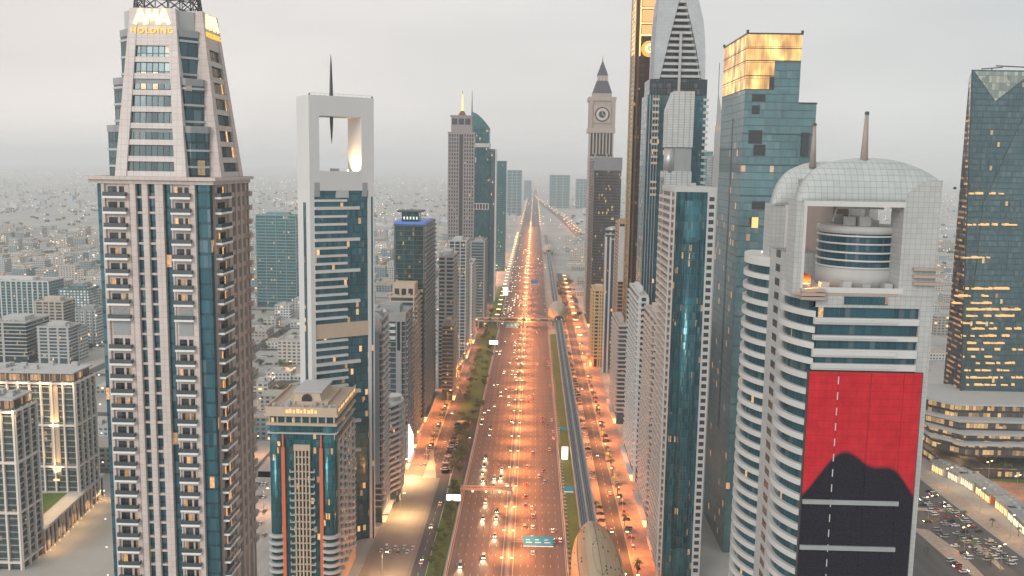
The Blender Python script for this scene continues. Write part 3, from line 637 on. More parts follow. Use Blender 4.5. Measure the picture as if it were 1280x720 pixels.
# ---------------------------------------------------------------- white arched tower with the rooftop drum and the red banner (right)
def arched_tower():
    Y0 = 222.0
    P = lambda px, py: at(px, py, Y0)
    z = lambda py: at(1085, py, Y0).z
    x0, x1 = P(1016, 455).x, P(1161, 455).x
    t = thing('arched_tower', 'white tiled tower with a wide rooftop arch, round drum inside and huge red banner', 'tower', (0, Y0, 0))
    TL = tiles('white square tiles', (.42, .435, .43), 1.25, 1.25, .55, .055)
    WB = plain('white band', (.53, .535, .525), .5, var=.08, scale=.2)
    gl = glass('ribbon glass', (.025, .105, .14), 1.3, 3.9, .012, spandrel=0, var=.4, tilt=.03, metal=.35)
    zt = z(362)                                        # terrace inside the arch
    D = 70.0
    # ---- body
    part('glazing', B(x0 + .6, x1 - 2.0, .7, 24, 0, zt - 1), gl, t)
    part('core', B(x0 + 3, x1 - 1.0, 24, D, 0, zt - 1), WB, t)
    part('corner_pier', B(x1 - 3.2, x1, -.1, 9, 0, zt), TL, t)
    part('corner_pier', B(x1 - 3.2, x1, 9.2, D, 0, zt), TL, t)
    part('upper_wall', MB().box(x0 - .2, x1 - 3.2, 0, 2, z(385), zt).box(x0 - .2, P(1055, 376).x, -.02, 2, z(385) - .01, z(371)), TL, t)
    part('ribbon_window', B(P(1055, 376).x, P(1110, 376).x, -.15, .2, z(381), z(371)), gl, t)
    for a, b_ in ((398, 406), (420, 426), (437, 447), (455, 463)):
        part('band', B(x0 - .3, x1 - 3.2, -.45, .9, z(b_), z(a)), WB, t)
        part('band_ledge', B(x0 - .3, P(1120, 420).x, -.85, -.45, z(b_) + .5, z(a) - .4), WB, t)
    zb = z(463)
    # banner
    bx0, bx1 = x0 - .9, P(1152, 465).x
    part('banner_frame', B(bx0 - .2, bx1 + .2, -.55, .6, 0, zb - .25), STEEL, t)
    m, tt, b = nodes('red printed banner')
    tc = N(tt, 'TexCoord'); sp = N(tt, 'SeparateXYZ'); tt.links.new(tc.outputs['Object'], sp.inputs[0])
    nz = N(tt, 'TexNoise'); nz.inputs['Scale'].default_value = .35; nz.inputs['Detail'].default_value = 8; tt.links.new(tc.outputs['Object'], nz.inputs['Vector'])
    nb = N(tt, 'TexNoise'); nb.inputs['Scale'].default_value = 2.6; nb.inputs['Detail'].default_value = 4; tt.links.new(tc.outputs['Object'], nb.inputs['Vector'])
    cr = N(tt, 'ValToRGB'); e = cr.color_ramp.elements; e[0].position = .3; e[0].color = (.40, .012, .022, 1); e[1].position = .7; e[1].color = (.62, .03, .04, 1)
    tt.links.new(M2(tt, 'MULTIPLY_ADD', nb.outputs['Fac'], .4, M2(tt, 'MULTIPLY', nz.outputs['Fac'], .6)), cr.inputs[0])
    # printed abstract dark hill with a soft grain (the artwork itself is left out)
    xm, hw_ = (bx0 + bx1) / 2, (bx1 - bx0) / 2
    u = M2(tt, 'DIVIDE', M2(tt, 'SUBTRACT', sp.outputs[0], xm), hw_)
    bump = lambda c_, w_, h_: M2(tt, 'MULTIPLY', M2(tt, 'POWER', 2.718, M2(tt, 'MULTIPLY', M2(tt, 'POWER', M2(tt, 'ABSOLUTE', M2(tt, 'DIVIDE', M2(tt, 'SUBTRACT', u, c_), w_)), 2.0), -1.0)), h_)
    hill = M2(tt, 'ADD', M2(tt, 'ADD', bump(-.28, .62, 15.0), bump(.62, .42, 9.0)), z(636))
    ins = N(tt, 'MapRange'); ins.interpolation_type = 'SMOOTHSTEP'
    tt.links.new(M2(tt, 'SUBTRACT', hill, sp.outputs[2]), ins.inputs[0]); ins.inputs[1].default_value = -.5; ins.inputs[2].default_value = 1.1
    dk = N(tt, 'ValToRGB'); e = dk.color_ramp.elements; e[0].position = .35; e[0].color = (.006, .007, .012, 1); e[1].position = .75; e[1].color = (.028, .030, .046, 1)
    tt.links.new(nb.outputs['Fac'], dk.inputs[0])
    wv = M2(tt, 'LESS_THAN', M2(tt, 'FRACT', M2(tt, 'MULTIPLY', sp.outputs[2], 1 / 1.9)), .10)      # joins of the printed strips
    wv2 = M2(tt, 'LESS_THAN', M2(tt, 'FRACT', M2(tt, 'MULTIPLY', sp.outputs[0], 1 / 1.5)), .07)
    img = mixc(tt, M2(tt, 'MULTIPLY', M2(tt, 'MAXIMUM', wv, wv2), .30), mixc(tt, ins.outputs[0], cr.outputs[0], dk.outputs[0]), (.05, .02, .025))
    bp = N(tt, 'Bump'); bp.inputs['Strength'].default_value = .5; bp.inputs['Distance'].default_value = .6; tt.links.new(nz.outputs['Fac'], bp.inputs['Height']); tt.links.new(bp.outputs[0], b.inputs['Normal'])
    tt.links.new(img, b.inputs['Base Color']); b.inputs['Roughness'].default_value = .7; b.inputs['Specular IOR Level'].default_value = .12
    cuts = [bx0, bx0 + (bx1 - bx0) * .26, bx0 + (bx1 - bx0) * .55, bx0 + (bx1 - bx0) * .84, bx1]
    for a, b_ in zip(cuts, cuts[1:]): part('banner_sheet', B(a + .05, b_ - .05, -.75, -.56, 0, zb - .4), m, t)
    me = B(cuts[1] - .12, cuts[1] + .12, -.84, -.76, 0, 1.9).mesh('banner_lacing', WB)
    zz = zb - 3.4
    while zz > 60: part('banner_lacing', me, None, t, (0, 0, zz)); zz -= 3.9
    for py in (627, 684):
        part('banner_batten', B(bx0 + .1, P(1120, 640).x, -1.25, -.76, z(py) - .55, z(py) + .55), GREY, t)
    # ---- bulging balcony fronts down the street side
    def bulge(ya, yb, xw, out, n=12):
        """plan curve of one bay: from its near corner round to its far corner, bulging towards the road"""
        return [(xw - out * math.sin(math.pi * i / n) ** .8, ya + (yb - ya) * i / n) for i in range(n + 1)]
    def bay(ya, yb, xw, out, ztop, lit):
        c1 = bulge(ya, yb, xw, out); c0 = bulge(ya + .4, yb - .4, xw + 1.1, out); ce = bulge(ya + .3, yb - .3, xw + .3, out)
        core = MB().prism([(xw + 3, ya + .9)] + [(xw + 3, yb - .4)] + c0[::-1], 0, ztop - .5); part('bay_glazing', core, gl, t)
        slab = MB().prism([(xw + .3, ya)] + [(xw + .3, yb)] + c1[::-1], 0, 1.5).mesh('balcony', WB)
        zz = ztop - 1.4; i = 0
        while zz > 40:
            if lit and 25 <= i <= 26: pass
            part('balcony', slab, None, t, (0, 0, zz)); zz -= 3.9; i += 1
        part('bay_parapet', MB().prism([(xw + 6, ya)] + [(xw + 6, yb)] + c1[::-1], ztop, ztop + 1.2), WB, t)
    bay(0.3, 25, x0 - .2, 4.6, z(371), True)
    sx = x0 + .3
    part('stair_tower', B(sx - 1.2, sx + 7, 25.2, 42, 0, z(330)), TL, t)
    hole = B(sx - 1.26, sx - .9, 31, 35.5, 0, 2.0).mesh('stair_window', DARKW); zz = z(340)
    while zz > 40: part('stair_window', hole, None, t, (0, 0, zz)); zz -= 3.9
    bay(42.2, D - 2, x0 - .6, 4.2, at(945, 322, Y0 + 55).z, False)
    # lit terrace on the rear bay
    part('terrace_lamp', B(x0 + 1, x0 + 5, 46, 60, at(945, 322, Y0 + 55).z + 1.3, at(945, 322, Y0 + 55).z + 1.5), WARM, t)
    # ---- the arches
    def arch(y0, yd, xl, xr, xa, xb, zo, zl, ztop, hood):
        """portal: left leg xl-xa, right leg xb-xr, lintel underside zl, curved crown ztop, springing from zo"""
        part('arch_leg', B(xl + .05, xa, y0 + .1, y0 + yd, zo, zl + .6), TL, t)
        # right leg with its curved shoulder
        n = 10; pts = [(xb, zo), (xr, zo)]
        zs_ = ztop - (ztop - zl) * .47
        pts += [(xr, zs_)] + [(xr - (xr - xb) * math.sin(math.pi / 2 * i / n), zs_ - (zs_ - zl + .6) * (1 - math.cos(math.pi / 2 * i / n))) for i in range(1, n + 1)]
        part('arch_leg', MB().prism_y(pts, y0 - .25, y0 + yd), TL, t)
        # hood: swept quarter-round profile whose crown follows an arc
        rings = []; nx = 40
        for i in range(nx + 1):
            f = i / nx; x = xl + (xr - xl) * f
            s = 2 * f - 1
            top = ztop - (ztop - zs_) * abs(s + .05) ** 2.4 * (1.0 if s > 0 else 1.15)
            k_ = min(1.0, (s + 1) / .26); top = zl + 1.0 + (top - zl - 1.0) * math.sqrt(max(0.0, 1 - (1 - k_) ** 2))
            bot = min(zl, top - 1.0)
            ring = []
            for k in range(9):
                a = math.pi / 2 * k / 8
                ring.append((x + (2.2 * (1 - f) + 3.6 * f) * (1 - math.cos(a)), y0 + hood * (1 - math.cos(a)) , bot + (top - bot) * math.sin(a)))
            xe = x + 2.2 * (1 - f) + 3.6 * f; ring += [(xe, y0 + yd + hood * .4, top - .6), (xe, y0 + yd + hood * .4, bot)]
            rings.append(ring)
        o = part('arch_hood', MB().loft(rings), HOOD, t); smooth(o)
        part('arch_trim', B(xa - .3, xb + .3, y0 - .35, y0 + .5, zl - .9, zl + .35), WB, t)
        part('arch_trim', B(xa - .15, xa + .5, y0 - .3, y0 + .6, zo, zl - .9), WB, t)
    HOOD = tiles('arch panels', (.43, .47, .465), 1.45, 1.45, .5, .06, rough=.35)
    # curved surface: joints follow x and height
    xl = P(994, 300).x
    arch(0, 7.5, xl, P(1178, 230).x, P(1004, 300).x, P(1127, 300).x, zt - 1.5, z(254), z(197), 8.5)
    yr = 46.0
    q = lambda px, py: at(px, py, Y0 + yr)
    arch(yr, 7.5, q(963, 280).x, q(1096, 280).x, q(982, 280).x, q(1060, 280).x, zt - 12, q(1000, 258).z, q(1000, 201).z, 8)
    part('link_roof', MB().box(P(1020, 250).x + 9, P(1120, 250).x, 12, yr + 3, z(236), z(228)), GREY, t)
    part('link_wall', B(P(1020, 250).x + 10, P(1020, 250).x + 14, 18, yr, zt - 1, z(236)), BROWNW, t)
    for px, yy, py0, py1 in ((1080, 6.5, 199, 143), (1016, yr + 4, 201, 157)):
        p = at(px, py0, Y0 + yy); zt_ = at(px, py1, Y0 + yy).z
        smooth(part('spire', MB().cyl(p.x, yy, p.z - 2, zt_, 1.0, .42, 14), SPIRE, t)); part('spire_tip', MB().cyl(p.x, yy, zt_, zt_ + .7, .6, .45, 10), STEEL, t)
    # terrace and drum
    part('terrace', MB().box(x0 - .2, x1, 8, 42, zt - 1.5, zt - .9).box(xl + .3, x1, -.2, 7.9, zt - 1.5, zt - .9), PAVE2, t)
    part('terrace_parapet', B(x0, P(1128, 362).x, -.35, .1, zt - .9, zt + .4), WB, t)
    dx, dy, r = at(1071, 330, Y0 + 15).x, 15.0, 10.2
    dz = lambda py: at(1071, py, Y0 + dy - r).z
    smooth(part('drum_base', MB().cyl(dx, dy, zt - .9, dz(336), r * .985, n=40), OFFW, t))
    part('drum_glazing', MB().cyl(dx, dy, dz(336), dz(290), r * .96, n=40), glass('drum glass', (.022, .10, .145), 1.6, 3.0, .0, spandrel=0, var=.3, tilt=.02, metal=.3), t)
    for py in (336, 327, 317, 306, 296): smooth(part('drum_ring', MB().cyl(dx, dy, dz(py) - .2, dz(py) + .22, r * 1.0, n=40), WB, t))
    smooth(part('drum_parapet', MB().cyl(dx, dy, dz(293), dz(284), r * 1.01, n=40), OFFW, t))
    part('drum_roof', MB().cyl(dx, dy, dz(284) - .5, dz(284) + .05, r * .95, n=32), ROOFM, t)
    zr = dz(284) + .05; r_ = random.Random(3)
    for k in range(9):
        a = r_.uniform(0, 6.28); rr = r_.uniform(1, 7); s = r_.uniform(.7, 1.6)
        part('roof_unit', B(dx + rr * math.cos(a) - s, dx + rr * math.cos(a) + s, dy + rr * math.sin(a) - s, dy + rr * math.sin(a) + s, zr, zr + r_.uniform(1.2, 2.6)), PLANT, t)
    part('cleaning_crane', MB().box(dx - 1.2, dx + 1.2, dy - 6, dy - 3.5, zr, zr + 2).cyl(dx, dy - 5, zr + 2, zr + 4.6, .5).bar((dx - 7.5, dy - 5, zr + 4.4), (dx + 4, dy - 5, zr + 4.4), .35).bar((dx - 7.5, dy - 5, zr + 4.4), (dx - 8.5, dy - 5, zr + 1), .2), PLANT, t)
    part('drum_lamp', B(dx + 7.6, dx + 8.4, dy - 6.6, dy - 5.9, dz(300), dz(300) + .9), WARM, t)
    for k in range(5): part('terrace_unit', B(P(1005, 362).x + k * 5, P(1005, 362).x + k * 5 + 2, 2 + (k % 2), 4.5 + (k % 2), zt - .9, zt + .8 + .4 * (k % 3)), PLANT, t)
    part('terrace_kiosk', B(P(1006, 362).x, P(1022, 362).x, 6, 12, zt - .9, zt + 2.6), ORNG, t)
    spot(t, (P(1010, 362).x + 1, 3.5, zt + 2.4), 1800, (1, .45, .15), 170, .3)
    # louvre fins
    for (pa, pb, py, yy) in ((1140, 1177, (336, 345, 354), -.25), (962, 985, (311, 318, 325), yr), (1000, 1030, (362, 367, 372), -.4)):
        for p_ in py: part('louvre_fin', B(at(pa, p_, Y0 + yy).x, at(pb, p_, Y0 + yy).x, yy - 1.3, yy + .2, at(pa, p_, Y0 + yy).z - .35, at(pa, p_, Y0 + yy).z + .35), FIN, t)
    part('aviation_lamp', B(x1 + 3, x1 + 3.5, .5, 1, z(235), z(232)), STEEL, t)
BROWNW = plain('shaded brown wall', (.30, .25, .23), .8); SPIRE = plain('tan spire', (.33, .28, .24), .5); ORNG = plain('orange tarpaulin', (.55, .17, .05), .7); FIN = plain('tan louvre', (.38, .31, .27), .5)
arched_tower()

# ---------------------------------------------------------------- blue glass tower
def blue_tower():
    Y0 = 424.0
    z = lambda py: at(860, py, Y0).z
    xa, xb, xc = at(838, 400, Y0).x, at(878, 400, Y0).x, at(893, 300, Y0).x
    D = 40.0; zr = z(240)
    t = thing('blue_glass_tower', 'deep blue glass tower with ribbed balcony edge and a white strip of square windows', 'tower', (xa, Y0, 0))
    gl = glass('deep blue glass', (.036, .165, .205), 1.4, 3.5, .04, (1, .5, .2), 1.0, var=.7, tilt=.10, spandrel=.15)
    w_ = xb - xa
    part('glazing', B(.4, w_, .5, D - .5, 0, zr), gl, t)
    smooth(part('glass_bay', MB().lathe([(3.2, 0), (3.2, zr - 4)], 24, w_ * .58, 1.2, 1.3, 1.0), gl, t))
    for f in (.12, .36, .84): part('recess_fin', B(w_ * f - .12, w_ * f + .12, -.1, .6, 0, zr - 1), STEEL, t)
    part('parapet', MB().box(-.6, xc - xa + .2, -.1, D, zr, zr + 2.2), OFFW, t)
    part('white_side', B(w_, xc - xa, 0, D, 0, zr), OFFW, t)
    hl = B(w_ + .8, xc - xa - .8, -.12, .1, 0, 1.9).mesh('square_window', DARKW); zz = zr - 4
    while zz > 5: part('square_window', hl, None, t, (0, 0, zz)); zz -= 3.5
    part('side_wall', B(-.2, .4, 0, D, 0, zr), BEIGEP, t)
    sl = MB().box(-2.2, -.2, .5, 18, 0, 1.15).mesh('balcony', BEIGEP); s2 = MB().box(-2.2, -.2, 20.5, D - 1, 0, 1.15).mesh('balcony', BEIGEP); zz = zr - 3.5
    dd = B(-.3, -.15, 2, D - 4, 1.15, 3.0).mesh('balcony_door', DARKW)
    k = 0
    while zz > 6:
        part('balcony', sl, None, t, (0, 0, zz)); b_o = part('balcony', s2, None, t, (0, 0, zz)); part('balcony_door', dd, None, b_o); zz -= 3.5; k += 1
    part('corner_post', B(-2.2, -1.5, -.1, .5, 0, zr), OFFW, t)
    r_ = random.Random(4)
    for k in range(6): x = r_.uniform(2, w_ - 3); y_ = r_.uniform(3, 30); part('roof_unit', B(x, x + 2.5, y_, y_ + 3, zr, zr + r_.uniform(2.4, 4)), PLANT, t)
BEIGEP = plain('pale pink render', (.55, .47, .42), .7, var=.12, scale=.2, streak=5)
blue_tower()

# ---------------------------------------------------------------- glass tower with gold lit crown
def gold_top():
    Y0 = 462.0
    xa, xb, xc = at(932, 100, Y0).x, at(1000, 100, Y0).x, at(1021, 140, Y0).x
    z = lambda py: at(960, py, Y0).z
    D = 56.0; zt, zg, zs, zg2 = z(43), z(112), z(129), z(76)
    t = thing('gold_crowned_tower', 'plain teal glass tower whose boxy top glows gold from inside', 'tower', (xa, Y0, 0))
    gl = glass('pale teal glass', (.17, .30, .33), 2.0, 3.8, .02, (1, .5, .2), .9, metal=.62, rough=.12, spandrel=.12, var=.22, tilt=.018, mull=.03)
    wb, wc = xb - xa, xc - xa
    zc = zg
    part('glazing', B(0, wb, 0, D, 0, zc), gl, t); part('glazing', B(wb, wc, 1, D, 0, zs), gl, t)
    part('glazing', B(wb * .52, wb, .02, D, zc, zg2), gl, t)
    m, tt, b = nodes('gold lit screen')
    iu, iv, fu, fv, sid, flat, tc = grid_coords(tt, 1.1, 7.6)
    n1 = N(tt, 'TexNoise'); n1.inputs['Scale'].default_value = .16; n1.inputs['Detail'].default_value = 2; mpg = N(tt, 'Mapping'); mpg.inputs['Scale'].default_value = (1, 1, .45); tt.links.new(tc.outputs['Object'], mpg.inputs[0]); tt.links.new(mpg.outputs[0], n1.inputs['Vector'])
    n2 = N(tt, 'TexNoise', noise_dimensions='2D'); cv_ = N(tt, 'CombineXYZ'); tt.links.new(iu, cv_.inputs[0]); tt.links.new(iv, cv_.inputs[1]); n2.inputs['Scale'].default_value = .83; tt.links.new(cv_.outputs[0], n2.inputs['Vector'])
    v = M2(tt, 'MULTIPLY', M2(tt, 'POWER', n1.outputs['Fac'], 2.2), M2(tt, 'MULTIPLY_ADD', n2.outputs['Fac'], 3.2, 1.6))
    v = M2(tt, 'MULTIPLY', v, M2(tt, 'MULTIPLY_ADD', M2(tt, 'LESS_THAN', fv, .05), -.7, 1.0))
    v = M2(tt, 'MULTIPLY', v, M2(tt, 'MULTIPLY_ADD', M2(tt, 'LESS_THAN', fu, .16), -.35, 1.0))
    cr = N(tt, 'ValToRGB'); e = cr.color_ramp.elements; e[0].position = .3; e[0].color = (.80, .33, .08, 1); e[1].position = .75; e[1].color = (1, .66, .22, 1); tt.links.new(n1.outputs['Fac'], cr.inputs[0])
    tt.links.new(cr.outputs[0], b.inputs['Emission Color']); tt.links.new(M2(tt, 'MULTIPLY', v, 1.15), b.inputs['Emission Strength']); b.inputs['Base Color'].default_value = (.3, .2, .1, 1); b.inputs['Roughness'].default_value = .3
    part('gold_screen', B(0.02, wb * .52, .01, D - .02, zc, zg2), m, t); part('gold_screen', B(.02, wb - .02, .01, D - .02, zg2, zt), m, t)
    for zz in (zg, zg + (zt - zg) * .25, zg2 + .1, zg + (zt - zg) * .75): part('screen_rail', B(-.12, wb + .1 if zz > zg2 else wb * .52, -.12, D, zz - .2, zz + .2), STEEL, t)
    part('roof_rim', MB().box(-.4, wb + .4, -.4, 0.0, zt, zt + .7).box(-.4, 0, 0, D, zt, zt + .7).box(wb, wb + .4, 0, D, zt, zt + .7), STEEL, t)
    for x, y_ in ((-.2, -.2), (wb - .2, -.2), (-.2, D)): part('aviation_lamp', B(x - .5, x + .6, y_ - .5, y_ + .5, zt + .7, zt + 2), STEEL, t)
    part('shoulder_rim', B(wb + .02, wc + .2, .7, 1.3, zs - .1, zs + .7), STEEL, t)
    part('side_slot', B(-.12, .2, 24, 27, 60, z(145)), DARKW, t)
    for (pa, pb, ya, yb) in ((940, 957, 118, 127), (940, 950, 132, 143), (936, 953, 163, 180), (942, 957, 181, 195), (962, 968, 96, 112), (1003, 1012, 165, 195), (940, 957, 252, 262), (937, 945, 272, 282)):
        part('open_panel', B(at(pa, ya, Y0).x - xa, at(pb, ya, Y0).x - xa, -.1, .2, z(yb), z(ya)), DARKW, t)
    part('lit_window', B(at(940, 270, Y0).x - xa, at(948, 270, Y0).x - xa, -.14, .1, z(285), z(272)), FRZ, t)
    for k in range(1, 14): part('joint_band', B(-.08, (wc if zs - k * 15 < zs else wb), -.08, .1, zs - k * 15.2, zs - k * 15.2 + .35), STEEL, t)
gold_top()

# ---------------------------------------------------------------- pointed tower with twin sail shells
def sail_tower():
    Y0 = 640.0
    z = lambda py: at(850, py, Y0).z; X = lambda px, py: at(px, py, Y0).x
    xl, xr = X(806, 200), X(880, 200); c = (X(818, 99) + X(881, 99)) / 2
    t = thing('sail_crowned_tower', 'very tall tower whose twin grey sail shells meet over a striped triangle', 'tower', (c, Y0, 0))
    D = 30.0; zb, zd = z(99), z(119)
    gl = glass('mid blue glass', (.05, .165, .21), 1.5, 3.7, .02, spandrel=.2, var=.5)
    part('glazing', B(xl - c, xr - c, 0, D, 0, zd), gl, t)
    part('dark_band', B(X(812, 108) - c, xr - c, -.2, D, zd, zb), DARKGL, t)
    SH = tiles('grey shell panels', (.42, .45, .48), 2.2, 2.2, .75, .05, rough=.4)
    out = [(99, 818, 881), (75, 819, 881.5), (50, 820, 881), (25, 822, 879), (0, 825, 873), (-20, 830, 866), (-38, 838, 858), (-52, 848, 850)]
    inn = [(99, 824, 876.5), (75, 830, 872.5), (50, 836, 868), (25, 842.5, 862.5), (0, 849, 856.5)]
    for s in (0, 1):
        L_ = [(X(o[1 + s], o[0]) - c, z(o[0])) for o in out]; I_ = [(X(o[1 + s], o[0]) - c, z(o[0])) for o in inn]
        poly = L_ + I_[::-1] if s == 0 else (L_ + I_[::-1])[::-1]
        part('sail_shell', MB().prism_y(poly[::-1], -1.5, 4), SH, t)
        part('sail_shell', MB().prism_y(poly[::-1], D - 4, D), SH, t)
    hgt = z(0) - zb; n = 13
    part('crown_core', MB().prism_y([(X(824, 99) - c, zb), (X(876, 99) - c, zb), (X(856, 0) - c, z(0)), (X(849, 0) - c, z(0))], 4.2, D - 4.2), DARKGL, t)
    for k in range(n):
        py = 97 - k * 7.8; f = (99 - py) / 99.0
        a, b_ = X(824 + 25 * f, py) - c, X(876.5 - 20 * f, py) - c
        part('crown_slat', B(a, b_, -.6, 4.1, z(py), z(py - 3.2)), OFFW, t)
    part('crown_mast', B(X(850, 60) - c - .9, X(850, 60) - c + .9, -2.2, -1.2, zd - 8, z(40)), SILVER, t)
    zz = z(126); sl = B(X(816, 130) - c, X(824, 130) - c, -1.0, .4, 0, 1.5).mesh('balcony', BEIGE); sr = B(xr - c - 2.0, xr - c + 1.6, -.8, 3, 0, 1.7).mesh('balcony', OFFW); k = 0
    while zz > 30:
        if k < 16 and k not in (11, 12): part('balcony', sl, None, t, (0, 0, zz))
        part('balcony', sr, None, t, (0, 0, zz)); zz -= 4.3; k += 1
    for k in range(5): part('pier', B(xl - c + .1 + k * 1.9, xl - c + .5 + k * 1.9, -.35, .3, 0, zd), SILVER, t)
DARKGL = glass('dark crown glass', (.05, .08, .11), 2, 4, .0, var=.3)
sail_tower()

def gold_hotel():
    Y0 = 720.0
    z = lambda py: at(800, py, Y0).z; X = lambda px, py: at(px, py, Y0).x
    xa, xb = X(797, 100), X(822, 100)
    t = thing('gold_edged_tower', 'tall bronze tower with gold lit edges and a glowing round letter sign near its top', 'tower', (xa, Y0, 0))
    W = xb - xa; D = 34
    gl = glass('bronze glass', (.12, .075, .06), 1.6, 3.6, .05, (1, .5, .15), .8, spandrel=.3, var=.5)
    zt = z(-28); part('glazing', B(.3, W - .3, .3, D, 0, zt - 3), gl, t); part('glazing', B(-2.2, .3, 2, D - 2, 0, zt - 3), gl, t)
    GE = glow('gold edge light', (1, .60, .22), 1.6)
    for x in (-.4, W - .5): part('corner_fin', B(x, x + .9, -.2, 1.0, 0, zt), BROWN, t)
    part('corner_fin', B(-3.0, -2.2, D - 2.5, D - 1, 0, zt), GOLDM, t); part('corner_fin', B(-3.0, -2.2, 1, 2.4, 0, zt), GOLDM, t)
    for a, b_, x in ((70, -28, -3.02), (70, -28, .62)): part('edge_light', B(x - .15, x + .75, 1.05 if x < 0 else -.35, 2.0 if x < 0 else .1, z(a), z(b_)), GE, t)
    bm = B(-2.45, -2.2, 3, D - 4, 0, 1.0).mesh('floor_band', BROWN); zz = 20
    while zz < zt - 6: part('floor_band', bm, None, t, (0, 0, zz)); zz += 3.6
    sc = glow('amber lit screen', (.95, .40, .16), .8)
    for a, b_ in ((43, 31), (27, 12), (8, -10)): part('lit_screen', B(2.0, W - 3.0, -.25, .35, z(a), z(b_)), sc, t)
    for a in (44, 29, 10): part('screen_frame', B(1.4, W - 2.4, -.4, .3, z(a) - .35, z(a) + .5), GE, t)
    me = text_mesh('G', 9.0, .3); me.materials.append(glow('letter light', (1, .93, .62), 3.2))
    o = part('sign_letter', me, None, t, (W * .52, -1.0, z(61))); o.rotation_euler = (math.pi / 2, 0, 0)
    part('sign_disc', MB().prism_y([(W * .52 + 6.0 * math.cos(a * .2618), z(61) + 6.0 * math.sin(a * .2618)) for a in range(24)], -.6, .4), glow('amber disc', (.95, .38, .06), .8), t)
    part('lit_gold_wall', B(-2.6, -2.25, 3, D - 4, z(66), zt - 3), GW, t)
    part('gold_rim', B(-3.2, W + .2, -.3, D, zt - 3, zt), GOLDM, t)
GW = glass('gold lit wall', (.30, .18, .06), 2.6, 3.6, .75, (1, .52, .16), 2.2, metal=.4, spandrel=.3)
GOLDM = plain('gold metal', (.55, .36, .14), .35, metal=.6)
gold_hotel()

def silver_slab():
    Y0 = 566.0
    z = lambda py: at(850, py, Y0).z; X = lambda px, py: at(px, py, Y0).x
    xa, xb = X(833, 180), X(866, 180); W = xb - xa
    t = thing('silver_louvred_tower', 'narrow silver tower with a louvred upper slab standing before the sail crowned tower', 'tower', (xa, Y0, 0))
    SV = tiles('silver louvres', (.50, .54, .55), 3.4, 1.5, .55, .14, rough=.45, metal=.1)
    part('upper_slab', MB().prism_y([(0, z(184)), (W, z(184)), (W, z(115)), (W * .22, z(115)), (0, z(137))], 0, 16), SV, t)
    part('recessed_floor', B(.8, W - .4, 1.2, 16, z(214), z(184)), GREY, t)
    smooth(part('curved_bay', MB().cyl(2.6, 3.2, z(216), z(186), 3.4, n=20), SILVER, t))
    part('lower_slab', B(-.6, W, 0, 18, 0, z(214)), SV, t)
    part('window_strip', B(-.75, .1, 1.5, 15, 0, z(222)), glass('strip glass', (.10, .14, .17), 2, 3.6, .02), t)
    part('roof_rim', B(W * .22, W, 0, 16, z(115), z(115) + .6), SILVER, t)
silver_slab()

